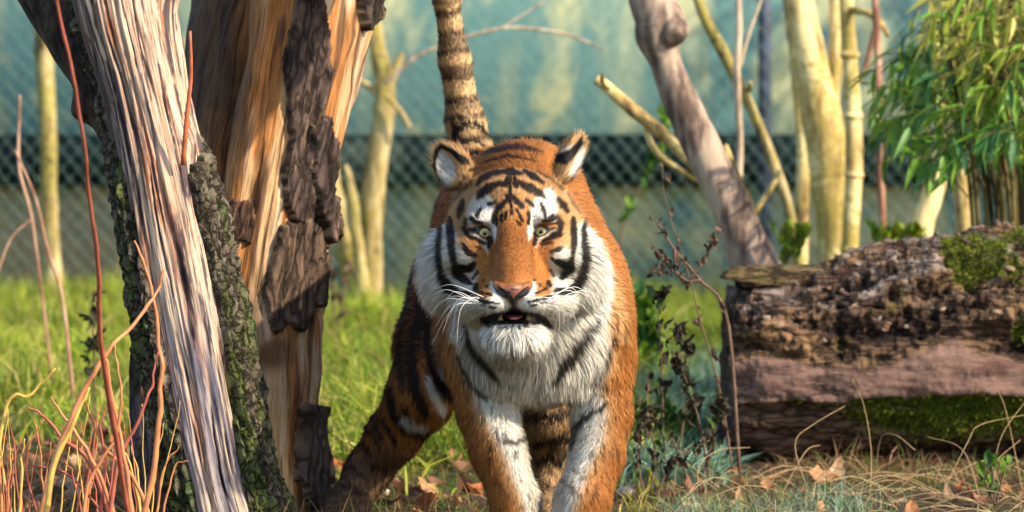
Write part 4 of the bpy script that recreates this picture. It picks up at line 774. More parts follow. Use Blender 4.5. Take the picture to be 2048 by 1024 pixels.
# ---- bamboo clump at the right
bam = empty('bamboo', tuple(Gp(2010, 12.2))); tag(bam, 'leafy green bamboo clump arching over the rotten log', 'bamboo')
m_culm = bark_mat('bamboo_culm', (0.02, 0.016, 0.008), (0.075, 0.06, 0.022), (0.16, 0.13, 0.05), None, 0, 0.4); m_bl = leaf_mat('bamboo_leaf', 0.4, 0.4, 0.35)
br_ = np.random.default_rng(5)
def blade_leaf(col, seed):
    r = np.random.default_rng(seed); n = 7; u = np.linspace(0, 1, n); wv = 0.5 * np.sin(np.pi * u ** 0.62) ** 0.9; wv[0] = 0.04; wv[-1] = 0
    mid = np.stack([u, 0 * u, -0.22 * u ** 2], 1); V = np.vstack([mid + np.stack([0 * u, s * wv * 0.19, abs(s) * wv * 0.08], 1) for s in (-1, 0, 1)])
    i = np.arange(2)[:, None] * n; j = np.arange(n - 1)[None]; Fq = np.stack([i + j, i + j + 1, i + n + j + 1, i + n + j], -1).reshape(-1, 4)
    c = np.repeat(np.array([col]), len(V), 0) * (1 + 0.1 * r.normal(0, 1, (len(V), 1))); return V, Fq, np.clip(c, 0.01, 0.8)
bl_cols = [(0.17, 0.33, 0.035), (0.10, 0.25, 0.045), (0.36, 0.42, 0.06), (0.56, 0.52, 0.13), (0.07, 0.20, 0.07)]
bl_geo = [blade_leaf(c_, 170 + k) for k, c_ in enumerate(bl_cols)]; bl_me = [mesh_np('leaf', *g_[:2], m_bl, cols={'col': g_[2]}, link=False) for g_ in bl_geo]
for k in range(46):                                       # culms, dense at the foot
    x0 = br_.uniform(1955, 2150); d = 12.2 + br_.uniform(-0.25, 0.35); lean = br_.uniform(-120, 60)
    s = spline(np.array([Wp(x0, gl(d), d), Wp(x0 + lean * 0.1, 460, d), Wp(x0 + lean * 0.4, 220, d - 0.05), Wp(x0 + lean, -60, d - 0.15), Wp(x0 + lean * 1.5, -260, d - 0.3)]), 26)
    rad = np.linspace(0.009, 0.004, 26) * (1 + 0.12 * (np.arange(26) % 4 == 0)); V, Fq = tube(s, rad, 7); adopt(mesh_np('culm', V, fix_tri(Fq), m_culm), bam)
leaves = []; tw = Acc()
def spray(a, b, c_, n, tone):
    s = spline(np.array([a, b, c_]), 16); tw.tube(s, np.linspace(0.0028, 0.0012, 16), 5)
    for q_ in range(n):
        p_ = s[int(br_.integers(5, 16))]; dr = nrmz((s[-1] - s[8])[None])[0] * 0.8 + br_.normal(0, 0.45, 3) + [0, 0, -0.45]; leaves.append((p_, dr, br_.uniform(0.075, 0.13), tone))
for k in range(210):
    ex = 1735 + 350 * br_.random() ** 0.75; ey = br_.uniform(-60, 345)
    if ex < 1850 and (ey > 330 or ey < 60): continue
    if ex > 1930 and ey > 300: ey -= 40
    d = 12.0 + br_.uniform(-0.5, 0.55); e = Wp(ex, ey, d); sx_ = ex + br_.uniform(70, 190); a = Wp(sx_, ey + br_.uniform(-60, 90), d + 0.1); mid = (a + e) / 2 + [0, 0, br_.uniform(0.03, 0.12)]
    tone = br_.random() * 0.75 + 0.12 + 0.45 * (ey < 130) * (ex > 1850) - 0.12 * (ey > 220); spray(a, mid, e, int(br_.integers(6, 12)), tone)
o = tw.build('twigs', m_culm); adopt(o, bam)
leaves.sort(key=lambda t: t[0][1])
rest = Acc(); cr, nobj = [], 0
for k, (p_, dr, L, tone) in enumerate(leaves):
    t_ = int(np.clip([1, 0, 0, 2, 3][int(np.clip(tone * 5 + br_.normal(0, 0.8), 0, 4))], 0, 4)); t_ = 4 if (tone < 0.25 and br_.random() < 0.5) else t_
    x_ = Vector(dr).normalized(); q4 = x_.to_track_quat('X', 'Z'); q4 = q4 @ Matrix.Rotation(br_.uniform(-0.9, 0.9), 3, 'X').to_quaternion(); M = Matrix.Translation(Vector(p_)) @ q4.to_matrix().to_4x4() @ Matrix.Scale(L, 4)
    px_ = 1024 + p_[0] / p_[1] * F
    if nobj < 290 and k % 4 == 0 and px_ < 2060:
        o = bpy.data.objects.new('leaf', bl_me[t_]); C.objects.link(o); o.matrix_local = M; adopt(o, bam); nobj += 1
    else:
        R3 = np.array(M.to_3x3()); rest.add(bl_geo[t_][0] @ R3.T + p_, bl_geo[t_][1], bl_geo[t_][2])
o = rest.build('foliage', m_bl); adopt(o, bam); o['kind'] = 'stuff'
# ================================================================== TIGER
# ---- signed-distance sculpting on a grid, surface extracted as one continuous mesh
def axis_coords(segs):
    out = [segs[0][0]]
    for a, b, h in segs:
        n = max(1, int(round((b - a) / h))); out += list(a + (b - a) * (np.arange(n) + 1) / n)
    return np.array(out)
class Sculpt:
    def __init__(s, xs, ys, zs):
        s.ax = (xs, ys, zs); s.f = np.full((len(xs), len(ys), len(zs)), 0.5, np.float32)
    def _sub(s, lo, hi):
        sl = []
        for a, l, h in zip(s.ax, lo, hi):
            i0, i1 = np.searchsorted(a, l), np.searchsorted(a, h)
            sl.append(slice(max(0, i0 - 1), min(len(a), i1 + 1)))
        g = np.meshgrid(*[a[q] for a, q in zip(s.ax, sl)], indexing='ij', sparse=True)
        return tuple(sl), g
    def _put(s, sl, d, k, op):
        a = s.f[sl]
        if op == 'cut':
            h = np.clip(0.5 - 0.5 * (a + d) / k, 0, 1); s.f[sl] = a * (1 - h) - d * h + k * h * (1 - h)
        else:
            h = np.clip(0.5 + 0.5 * (a - d) / k, 0, 1); s.f[sl] = a * (1 - h) + d * h - k * h * (1 - h)
    @staticmethod
    def ell(g, c, r, R):
        p = [g[i] - c[i] for i in range(3)]
        q = [R[0][i] * p[0] + R[1][i] * p[1] + R[2][i] * p[2] for i in range(3)] if R is not None else p
        k0 = np.sqrt(sum((q[i] / r[i]) ** 2 for i in range(3))); k1 = np.sqrt(sum((q[i] / r[i] ** 2) ** 2 for i in range(3)))
        return k0 * (k0 - 1) / np.maximum(k1, 1e-6)
    def ellipsoid(s, c, r, k=0.03, R=None, op='add'):
        c = np.asarray(c, float); m = max(r) + 2 * k + 0.02
        sl, g = s._sub(c - m, c + m); s._put(sl, s.ell(g, c, r, R).astype(np.float32), k, op)
    def cone(s, a, ra, b, rb, k=0.03, op='add'):
        a, b = np.asarray(a, float), np.asarray(b, float); m = max(ra, rb) + 2 * k + 0.02
        sl, g = s._sub(np.minimum(a, b) - m, np.maximum(a, b) + m)
        ab = b - a; L2 = ab @ ab
        t = np.clip(sum((g[i] - a[i]) * ab[i] for i in range(3)) / L2, 0, 1)
        d = np.sqrt(sum((g[i] - a[i] - t * ab[i]) ** 2 for i in range(3))) - (ra + (rb - ra) * t)
        s._put(sl, d.astype(np.float32), k, op)
    def chain(s, pts, k=0.03):
        for (a, ra), (b, rb) in zip(pts[:-1], pts[1:]): s.cone(a, ra, b, rb, k)
    def ear(s, c, r, R, off, k=0.015):
        c = np.asarray(c, float); m = max(r) + 0.05; sl, g = s._sub(c - m, c + m)
        d1 = s.ell(g, c, r, R); d2 = s.ell(g, c + off, [q * 0.86 for q in r], R)
        s._put(sl, np.maximum(d1, -d2).astype(np.float32), k, 'add')
    def surface(s, smooth=2):
        f = s.f; xs, ys, zs = s.ax; neg = f < 0
        cnt = np.zeros(tuple(n - 1 for n in f.shape), np.int8)
        offs = [(i, j, k) for i in (0, 1) for j in (0, 1) for k in (0, 1)]
        for o in offs: cnt += neg[o[0]:f.shape[0] - 1 + o[0], o[1]:f.shape[1] - 1 + o[1], o[2]:f.shape[2] - 1 + o[2]]
        act = np.argwhere((cnt > 0) & (cnt < 8)); n = len(act)
        idx = np.full(cnt.shape, -1, np.int32); idx[act[:, 0], act[:, 1], act[:, 2]] = np.arange(n)
        val = {o: f[act[:, 0] + o[0], act[:, 1] + o[1], act[:, 2] + o[2]] for o in offs}
        acc = np.zeros((n, 3)); num = np.zeros(n)
        for o in offs:
            for ax in range(3):
                if o[ax]: continue
                q = list(o); q[ax] = 1; q = tuple(q)
                a, b = val[o], val[q]; mk = (a < 0) != (b < 0)
                t = np.where(mk, a / np.where(mk, a - b, 1), 0)
                for d in range(3): acc[:, d] += mk * (t if d == ax else o[d])
                num += mk
        u = acc / num[:, None]; V = np.empty((n, 3))
        for d, a in enumerate((xs, ys, zs)):
            i = act[:, d]; V[:, d] = a[i] + u[:, d] * (a[i + 1] - a[i])
        Q = []
        for ax in range(3):
            sA = [slice(None)] * 3; sB = [slice(None)] * 3; sA[ax] = slice(0, -1); sB[ax] = slice(1, None)
            A, B = neg[tuple(sA)], neg[tuple(sB)]
            e = np.argwhere(A != B); u_, v_ = (ax + 1) % 3, (ax + 2) % 3
            ok = (e[:, u_] > 0) & (e[:, v_] > 0) & (e[:, u_] < f.shape[u_] - 1) & (e[:, v_] < f.shape[v_] - 1)
            e = e[ok]; fl = A[e[:, 0], e[:, 1], e[:, 2]]
            def cell(du, dv):
                c = e.copy(); c[:, u_] -= du; c[:, v_] -= dv; return idx[c[:, 0], c[:, 1], c[:, 2]]
            q = np.stack([cell(1, 1), cell(0, 1), cell(0, 0), cell(1, 0)], 1)
            q[~fl] = q[~fl][:, ::-1]; Q.append(q)
        Q = np.vstack(Q)
        E = np.vstack([Q[:, [0, 1]], Q[:, [1, 2]], Q[:, [2, 3]], Q[:, [3, 0]]])
        deg = np.bincount(E[:, 0], minlength=n) + np.bincount(E[:, 1], minlength=n)
        for _ in range(smooth):
            S = np.stack([np.bincount(E[:, 0], V[E[:, 1], d], n) + np.bincount(E[:, 1], V[E[:, 0], d], n) for d in range(3)], 1)
            V = 0.5 * V + 0.5 * S / deg[:, None]
        return V, Q
def vnormals(V, Q):
    fn = np.cross(V[Q[:, 2]] - V[Q[:, 0]], V[Q[:, 3]] - V[Q[:, 1]]); N = np.zeros_like(V)
    for d in range(3):
        for c in range(4): N[:, d] += np.bincount(Q[:, c], fn[:, d], len(V))
    return nrmz(N), fn
def rotm(rx=0, ry=0, rz=0):
    return np.array(Matrix.Rotation(rz, 3, 'Z') @ Matrix.Rotation(ry, 3, 'Y') @ Matrix.Rotation(rx, 3, 'X'))

sc_ = Sculpt(axis_coords([(-0.52, -0.22, 0.010), (-0.22, 0.22, 0.0046), (0.22, 0.42, 0.010)]),
             axis_coords([(8.12, 8.64, 0.0046), (8.64, 10.06, 0.011)]),
             axis_coords([(-0.03, 0.44, 0.010), (0.44, 1.0, 0.0046), (1.0, 1.62, 0.012)]))
w = Wp
# torso
sc_.ellipsoid((0.012, 9.20, 0.675), (0.185, 0.54, 0.235), 0.06)
sc_.ellipsoid((-0.040, 9.58, 0.685), (0.158, 0.26, 0.205), 0.05)
sc_.ellipsoid(w(1066, 600, 8.86), (0.185, 0.19, 0.235), 0.06)
sc_.ellipsoid((0.035, 8.98, 0.80), (0.13, 0.17, 0.125), 0.06)
# neck and chest
sc_.cone(w(1028, 470, 8.58), 0.125, w(1052, 520, 8.86), 0.185, 0.06)
sc_.cone(w(1030, 560, 8.56), 0.105, w(1065, 670, 8.74), 0.15, 0.05)
sc_.ellipsoid(w(1075, 700, 8.72), (0.14, 0.115, 0.115), 0.05)
# shoulders
sc_.ellipsoid(w(1196, 655, 8.82), (0.080, 0.15, 0.185), 0.05)
sc_.ellipsoid(w(962, 670, 8.82), (0.075, 0.15, 0.175), 0.05)
# front legs
sc_.chain([(w(1203, 720, 8.76), 0.072), (w(1203, 830, 8.72), 0.061), (w(1194, 910, 8.66), 0.053), (w(1164, 1005, 8.57), 0.053), (w(1146, 1060, 8.54), 0.048)], 0.03)
sc_.chain([(w(965, 720, 8.76), 0.074), (w(976, 820, 8.72), 0.064), (w(996, 900, 8.66), 0.055), (w(1030, 1005, 8.60), 0.047), (w(1036, 1060, 8.57), 0.045)], 0.03)
for px_, dd in ((1142, 8.50), (1036, 8.53)):
    g = Gp(px_, dd, 0.042); sc_.ellipsoid(g, (0.062, 0.085, 0.042), 0.03)
    for t in (-0.042, -0.015, 0.015, 0.042):
        sc_.ellipsoid(g + np.array([t, -0.075 + abs(t) * 0.5, -0.012]), (0.018, 0.03, 0.025), 0.012)
# hind legs
sc_.chain([(w(900, 560, 9.58), 0.095), (w(866, 690, 9.45), 0.086), (w(840, 795, 9.33), 0.074), (w(786, 872, 9.38), 0.058), (w(738, 940, 9.42), 0.049), (w(700, 1000, 9.36), 0.045)], 0.04)
sc_.chain([(w(1080, 600, 9.60), 0.12), (w(1092, 760, 9.40), 0.085), (w(1097, 840, 9.36), 0.050), (w(1097, 930, 9.44), 0.040), (w(1094, 1005, 9.38), 0.038)], 0.04)
for px_, dd in ((692, 9.30), (1092, 9.32)):
    g = Gp(px_, dd, 0.040); sc_.ellipsoid(g, (0.056, 0.085, 0.040), 0.03)
    for t in (-0.038, -0.013, 0.013, 0.038):
        sc_.ellipsoid(g + np.array([t, -0.07 + abs(t) * 0.5, -0.012]), (0.017, 0.028, 0.024), 0.012)
# belly and groin
sc_.ellipsoid(w(965, 690, 9.12), (0.12, 0.26, 0.12), 0.05)
# tail
tail_pts = [(np.array([-0.10, 9.66, 0.84]), 0.060), (w(944, 305, 9.80), 0.047), (w(930, 245, 9.82), 0.0425), (w(909, 120, 9.80), 0.0335), (w(893, 0, 9.77), 0.0265),
            (w(884, -110, 9.72), 0.023), (w(884, -210, 9.62), 0.021), (w(892, -240, 9.50), 0.019)]
sc_.chain(tail_pts, 0.03)
# ---- head
sc_.ellipsoid(w(1025, 428, 8.545), (0.132, 0.145, 0.098), 0.03)
sc_.ellipsoid(w(1025, 395, 8.45), (0.085, 0.06, 0.050), 0.03)                  # forehead
sc_.cone(w(1025, 440, 8.43), 0.046, w(1025, 566, 8.262), 0.037, 0.022)         # nose bridge
sc_.cone(w(1025, 545, 8.47), 0.088, w(1025, 596, 8.30), 0.058, 0.03)           # muzzle core
for sgn in (-1, 1):
    sc_.ellipsoid(w(1026 + sgn * 40, 601, 8.275), (0.042, 0.055, 0.033), 0.012)  # whisker pads
    sc_.ellipsoid(w(1026 + sgn * 58, 436, 8.402), (0.036, 0.020, 0.013), 0.018, rotm(0, sgn * 0.15, -sgn * 0.35))  # brow
    sc_.ellipsoid(w(1026 + sgn * 80, 505, 8.435), (0.052, 0.062, 0.042), 0.03)   # cheek bone
    sc_.ellipsoid(w(1026 + sgn * 112, 535, 8.53), (0.052, 0.07, 0.085), 0.03)    # ruff base
    sc_.ellipsoid(w(1026 + sgn * 60, 595, 8.46), (0.06, 0.08, 0.05), 0.03)
sc_.cone(w(1026, 640, 8.50), 0.075, w(1028, 662, 8.345), 0.034, 0.02)
sc_.ellipsoid(w(1029, 664, 8.305), (0.049, 0.044, 0.022), 0.015)                # chin
for sgn, cx in ((-1, 968), (1, 1082)):
    sc_.ellipsoid(w(cx, 466, 8.352), (0.021, 0.019, 0.013), 0.012, op='cut')    # eye sockets
sc_.ellipsoid(w(1028, 634, 8.27), (0.062, 0.085, 0.0125), 0.006, op='cut')      # mouth
sc_.ellipsoid(w(1027, 618, 8.23), (0.010, 0.03, 0.012), 0.006, op='cut')
# ears
sc_.ear(w(906, 336, 8.53), (0.037, 0.026, 0.052), rotm(0.0, -0.62, -0.42), np.array([-0.010, -0.020, 0.004]))
sc_.ear(w(1137, 322, 8.545), (0.029, 0.023, 0.059), rotm(0.0, 0.66, 0.95), np.array([0.019, -0.012, -0.004]))
TV, TQ = sc_.surface(2); TN, TFN = vnormals(TV, TQ)
del sc_

# ---- coat pattern: stripes drawn as tapering strokes, patches as soft-edged areas
FACE = [  # stripes of the face
 [(963,308,6),(980,301,10),(1016,294,13),(1036,292,14),(1059,297,12),(1084,303,5)], [(965,325,3),(988,318,5),(1016,310,8),(1040,315,6),(1077,323,3)],
 [(943,339,7),(965,334,6),(1006,325,3)], [(1040,325,3),(1069,332,7),(1094,336,4)], [(1104,333,9)],
 [(1021,330,12),(1021,341,20)], [(954,370,5),(963,357,12),(985,345,11),(1014,342,9)], [(1026,344,12),(1045,347,5)], [(1049,340,6),(1065,352,14),(1087,366,6)],
 [(954,396,6),(962,387,17),(978,376,18),(996,367,10),(1010,369,12)], [(1014,355,7),(1013,368,12)], [(1028,356,7),(1032,371,12)], [(1039,365,10),(1059,376,17),(1080,386,15),(1089,394,5)],
 [(1021,350,3),(1020,387,4),(1025,428,5)], [(1014,391,8),(1018,402,6)], [(1027,393,8),(1034,399,6)], [(1032,400,9),(1045,412,9)],
 [(1012,401,9),(996,416,10),(990,432,8),(987,446,5)], [(979,409,8),(990,404,5)], [(1053,400,6),(1066,411,8)], [(1034,420,5),(1045,441,6)], [(1057,426,6),(1058,447,6)],
 [(1005,430,7),(1003,442,5)], [(1013,424,5),(1012,438,4)], [(994,438,5),(992,450,4)], [(1034,443,4),(1040,449,5)],
 [(1118,398,8),(1127,410,16),(1135,423,8)], [(925,402,8),(921,417,15),(917,433,8)],
 [(954,430,10),(961,417,5)], [(942,436,9),(949,443,8),(966,445,4)], [(1082,407,4),(1087,419,7)], [(1089,424,6),(1091,434,4)], [(1085,442,5),(1098,439,10),(1107,434,12)],
 [(932,437,6),(928,455,11),(933,466,7)], [(934,460,5),(957,459,6)], [(933,471,6),(949,476,8),(970,487,5)], [(976,470,8),(981,482,10),(977,494,5)],
 [(1114,432,7),(1122,445,13),(1120,462,8)], [(1096,460,6),(1113,456,4)], [(1087,482,5),(1102,475,10),(1119,467,13)], [(1073,470,9),(1069,488,8)], [(1084,488,3),(1106,486,4)],
 [(926,488,7),(936,505,12),(950,511,8)], [(1103,504,8),(1121,497,10)], [(950,493,3),(960,495,3)],
 [(898,438,10),(900,464,17),(903,498,14),(908,527,12),(914,548,20),(930,560,15),(942,567,5)], [(912,536,14),(936,538,14),(948,526,7)],
 [(879,443,9),(877,478,11),(875,517,13),(879,540,14),(884,558,20),(895,576,22),(915,588,16),(940,590,12)],
 [(1147,436,6),(1148,459,14),(1148,488,12),(1146,512,8),(1143,520,12),(1138,536,24),(1124,556,8)], [(1116,524,12),(1137,534,16)],
 [(1174,437,7),(1168,459,10),(1170,488,15),(1174,521,17),(1168,546,17),(1157,572,22),(1137,584,14),(1114,582,12)],
 [(955,543,5),(944,557,4)], [(951,530,4),(944,540,5)], [(1103,516,4),(1113,526,7)], [(1102,540,3),(1108,553,5)],
 [(952,570,9),(951,577,11)], [(951,594,5),(969,604,6),(998,607,3)], [(957,583,4),(966,586,4)], [(972,588,4),(982,590,4)], [(962,609,3),(970,612,3)], [(978,614,3),(990,616,3)],
 [(1097,566,9),(1100,570,8)], [(1071,587,3),(1080,583,4)], [(1085,580,4),(1093,576,4)], [(1057,605,3),(1082,599,5),(1103,592,5)], [(1062,612,3),(1074,610,3)], [(1082,607,3),(1092,604,3)],
 [(966,560,3)], [(974,572,4)], [(1080,570,3)], [(1068,560,3)], [(967,640,14),(977,652,8)], [(1086,640,14),(1101,655,8)], [(985,668,3)], [(1012,652,4)], [(1040,655,4)], [(1000,655,3)], [(1052,652,4)], [(1027,650,3)], [(1070,655,3)],
]
FAINT = [ [(942,364,7),(918,387,8),(893,419,5)], [(1104,358,6),(1126,380,6)], [(1136,386,6),(1147,405,10),(1160,424,7)], [(1105,379,6)], [(930,352,4),(905,395,4)] ]
CHEST = [ [(928,652,4),(938,691,8),(954,718,14),(977,743,13),(998,767,5)], [(1199,645,5),(1177,677,9),(1154,703,20),(1130,734,22),(1111,768,8)],
 [(1230,678,4),(1222,717,6),(1210,743,7),(1190,770,4)], [(912,712,3),(934,761,5),(954,784,7),(970,797,4)], [(1219,808,3),(1191,820,7),(1165,836,8),(1148,862,9)],
 [(1006,884,4),(1036,884,8),(1058,872,10)], [(1186,650,3),(1170,668,4)], [(1148,860,6),(1140,900,5)], [(1050,860,6),(1062,900,5)] ]
CHESTF = [ [(1254,662,5),(1246,710,6)], [(1236,640,4),(1226,690,5)], [(1225,720,3),(1215,760,3)], [(925,760,4),(930,800,4)], [(1000,880,3),(985,900,4)], [(1120,960,4),(1160,990,4)], [(985,950,3),(1010,990,3)] ]
HIND = [ [(812,545,12),(806,580,14),(795,634,15),(776,695,14),(766,767,14),(748,823,10)], [(838,480,10),(826,560,14),(823,587,14),(809,658,15),(802,729,14),(807,775,8)],
 [(858,440,10),(850,520,14),(847,587,17),(835,658,20),(824,729,22),(828,776,20),(850,825,16)], [(851,630,16),(862,690,24),(870,735,28),(892,786,26)],
 [(781,770,10),(785,823,15),(809,855,14)], [(743,823,8),(762,872,9)], [(760,830,7),(790,880,8)], [(808,815,10),(826,862,16),(860,872,14)], [(876,385,7),(862,430,9),(846,470,7)], [(866,480,9),(858,540,12),(856,600,12)], [(720,880,6),(740,900,5)], [(735,850,6),(758,890,6)], [(775,720,6),(768,780,7)], [(700,930,5),(725,950,6)], [(745,930,6),(775,940,6)],
 [(1058,833,12),(1110,831,16),(1146,818,10)], [(1068,884,8),(1100,880,14),(1136,874,10)], [(1074,922,12),(1100,912,14),(1112,925,8)], [(1130,905,6),(1118,930,8)] ]
HINDW = [ [(879,676,10),(883,705,16),(889,745,14)], [(855,758,12),(868,790,18),(886,818,16)], [(806,840,14),(830,850,22),(850,855,14)] ]
BACK = [ [(930,316,8),(945,300,10),(965,283,9),(990,267,9),(1012,259,10),(1040,258,6)], [(1060,262,5),(1085,272,5)] ]
WHITE = [
 [(928,446),(936,415),(948,392),(960,398),(978,392),(988,404),(986,430),(994,455),(989,484),(980,462),(966,448),(942,452)],
 [(1060,405),(1074,396),(1090,378),(1102,374),(1114,392),(1117,430),(1110,446),(1090,443),(1074,450),(1063,474),(1057,482),(1055,460),(1062,432)],
 [(940,464),(965,486),(976,506),(972,482),(952,466)], [(1073,494),(1080,480),(1112,459),(1096,462),(1080,474)],
 [(848,430),(886,438),(908,452),(914,492),(932,506),(948,522),(955,545),(948,566),(946,600),(962,632),(975,660),(930,700),(840,640),(820,500)],
 [(1125,494),(1140,500),(1156,452),(1172,440),(1196,470),(1230,540),(1220,640),(1150,680),(1092,650),(1102,600),(1108,566),(1100,525),(1108,508)],
 [(983,562),(1010,600),(1027,612),(1044,600),(1068,561),(1074,580),(1066,594),(1085,594),(1104,590),(1108,610),(1092,632),(964,632),(946,606),(948,592),(970,600),(988,592),(978,576)],
 [(950,634),(1100,634),(1120,720),(930,720)],
 [(905,640),(1205,600),(1222,690),(1216,738),(1200,775),(1212,830),(1204,880),(1172,950),(1150,1010),(1120,1060),(1062,1060),(1040,985),(1004,905),(968,835),(938,770),(918,712)],
]
EARS_B = [[(1101,318),(1112,308),(1140,300),(1166,268),(1166,286),(1150,312),(1134,330),(1112,325)], [(864,330),(868,300),(880,286),(905,298),(938,318),(942,330),(920,328),(896,302),(882,298),(874,318),(872,345),(884,372),(888,386),(876,368)]]
EARS_W = [[(1119,300),(1147,288),(1142,298),(1124,304)], [(903,300),(918,306),(910,312)], [(872,305),(890,300),(908,330),(912,352),(900,380),(886,372),(872,340)], [(1150,315),(1164,282),(1174,310),(1166,340),(1150,360),(1135,350)]]
ORANGE = np.array([0.45, 0.18, 0.047]); ORANGE_D = np.array([0.235, 0.085, 0.022]); PALE = np.array([0.68, 0.43, 0.20])
WHITEC = np.array([0.80, 0.76, 0.68]); BLACK = np.array([0.014, 0.011, 0.011]); GREYB = np.array([0.11, 0.075, 0.055])
MOUTH = [(1027,611),(1012,622),(985,627),(966,636),(972,647),(990,651),(1010,649),(1060,649),(1080,650),(1092,638),(1078,627),(1045,622)]
tail_axis = np.array([p for p, r in tail_pts])
def coat(P, N):
    X, Y = pix(P); D = P[:, 1]
    jit = fbm(P * 90, 2, 3); jl = fbm(P * 22, 3, 5)
    Xw = X + jit * 2.2 + jl * 1.5; Yw = Y + fbm(P * 90 + 31, 2, 9) * 2.2 + fbm(P * 22 + 7, 2, 11) * 1.5
    col = np.repeat(ORANGE[None], len(P), 0)
    def lay(c, m):
        nonlocal col
        m = np.clip(m, 0, 1)[:, None]; col = col * (1 - m) + np.asarray(c) * m
    head = (1 - sstep(8.69, 8.75, D)) * (Y < 690)
    front = 1 - sstep(8.92, 9.0, D)
    facing = np.where((1 - sstep(8.70, 8.76, D)) * (Y < 690) > 0.5, sstep(0.9, 0.55, N[:, 1]), sstep(0.65, 0.35, N[:, 1]))
    # tone of the orange
    lay(ORANGE_D, 0.75 * head * sstep(70, 25, np.abs(X - 1025)) * sstep(430, 470, Y) * sstep(585, 540, Y))
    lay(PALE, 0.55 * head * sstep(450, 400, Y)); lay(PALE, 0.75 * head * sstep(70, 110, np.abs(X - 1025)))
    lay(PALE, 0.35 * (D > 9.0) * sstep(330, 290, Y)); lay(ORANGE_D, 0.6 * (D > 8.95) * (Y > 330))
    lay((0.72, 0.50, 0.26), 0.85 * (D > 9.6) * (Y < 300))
    # body stripes: bands round the trunk
    s = (P[:, 1] - 8.8) * 0.98 - (P[:, 0] - 0.05) * 0.18 + fbm(P * np.array([3, 3, 5]), 3, 21) * 0.06
    band = np.abs(((s * 11.5) % 1.0) - 0.5) * 2
    thick = 0.30 + 0.16 * fbm(P * 6, 2, 22)
    body = sstep(8.98, 9.12, D) * (P[:, 2] > 0.33) * (np.abs(P[:, 0]) < 0.5) * (Y > 250)
    lay(BLACK, body * sstep(thick + 0.12, thick - 0.08, band) * (Y < 760) * (1 - 0.9 * (X < 905) * (Y > 430) * facing))
    belly = sstep(0.52, 0.46, P[:, 2] + 0.02 * jl) * sstep(0.37, 0.42, P[:, 2]) * sstep(-0.20, -0.15, P[:, 0]) * (D > 8.95) * sstep(-0.2, -0.5, N[:, 2])
    lay(WHITEC, belly)
    # whites
    for i, pl in enumerate(WHITE):
        z = head if i < 8 else front
        soft = 3.5 if i < 4 else (5 if i == 6 else (9 if i < 8 else 13))
        if i == 8: lay(PALE, 0.8 * z * facing * sstep(34, -6, poly_d(Xw, Yw, pl)) * (Y > 700))
        lay(WHITEC, z * facing * sstep(soft, -soft, poly_d(Xw, Yw, pl)))
    def strokes(S, z, c, amt=1.0, soft=2.0, fat=0.0):
        m = np.zeros(len(P)); on = z > 0.02
        xx, yy = Xw[on], Yw[on]; b = np.full(on.sum(), 1e3)
        for st in S: b = np.minimum(b, stroke_d(xx, yy, st))
        m[on] = sstep(soft, -soft, b - fat); lay(c, m * z * amt)
    strokes(FACE, head * facing, BLACK, 0.98, 1.4, 1.1); strokes(FAINT, head * facing, (0.10, 0.05, 0.03), 0.75, 3)
    flk = np.clip(fbm(P * np.array([150, 150, 26]), 2, 77), -1, 1); lay(BLACK, front * facing * (Y > 770) * 0.8 * sstep(0.26, 0.42, flk)); lay((0.62, 0.52, 0.40), front * facing * (Y > 690) * 0.55 * sstep(-0.05, 0.4, fbm(P * np.array([30, 30, 9]), 3, 78)) * (col.mean(1) > 0.5))
    Yk, Xk = Yw, Xw; Xw = X + jit * 4 + jl * 5 + flk * 7; Yw = Y + flk * 9 + jl * 5
    strokes(CHEST, front * (Y > 600) * facing, BLACK, 0.95, 4.0, 2.0); strokes(CHESTF, front * (Y > 600), (0.12, 0.04, 0.012), 0.7, 4.0, 1.0); Xw, Yw = Xk, Yk
    nearhump = (D > 8.70) * (Y < 345)
    strokes(FACE[:2] + BACK, nearhump * (N[:, 2] > -0.2) * (D < 9.6), (0.03, 0.02, 0.03), 0.9, 2.5)
    hind = sstep(8.95, 9.05, D) * (Y > 380)
    leg_low = hind * sstep(860, 930, Y)
    lay(GREYB, leg_low * 0.8 * (X < 900)); lay(PALE, leg_low * 0.5 * (X > 900)); lay((0.36, 0.23, 0.12), hind * (X > 1000) * (Y > 760) * 0.9); lay(BLACK, hind * (X > 1000) * (Y > 760) * 0.7 * sstep(0.05, 0.3, fbm(P * np.array([40, 40, 14]), 3, 79)))  # shade painted over the grey-brown hind legs
    strokes(HIND, hind * facing, BLACK, 0.96, 3, 2.0); strokes(HINDW, hind * facing, WHITEC, 0.9, 6)
    # ears
    earz = head * (Y < 390) * (np.abs(X - 1025) > 72)
    for pl in EARS_W: lay(WHITEC, earz * sstep(3, -3, poly_d(Xw, Yw, pl)))
    for pl in EARS_B: lay(BLACK, earz * sstep(2.5, -2.5, poly_d(Xw, Yw, pl)))
    lay(BLACK, earz * sstep(0.35, 0.6, N[:, 1]))
    # tail rings, in the height along the tail
    tz = ((D > 9.55) * (Y < 305) * (P[:, 2] > 0.88)).astype(float)
    yy = Y + 5 * jl + 0.12 * (X - 905)
    for c, wd, am in ((-190, 40, 1), (-120, 30, 1), (-60, 26, 1), (-18, 18, 1), (6, 12, .75), (30, 14, 1), (75, 13, 1), (92, 16, .8), (110, 13, 1), (146, 18, .8), (161, 13, 1), (210, 15, 1), (226, 10, .6), (244, 12, 1), (288, 14, 1)):
        am = am * (0.85 + 0.15 * sstep(10, -25, X - (905 + (Y - 120) * 0.2)))
        lay((0.035, 0.018, 0.012), tz * am * sstep(wd * 0.5 + 5, wd * 0.5 - 4, np.abs(yy - c)))
    # dark mouth and lips
    lay((0.02, 0.012, 0.014), (D < 8.45) * head * sstep(1.5, -1.5, poly_d(X, Y, MOUTH)))
    return col

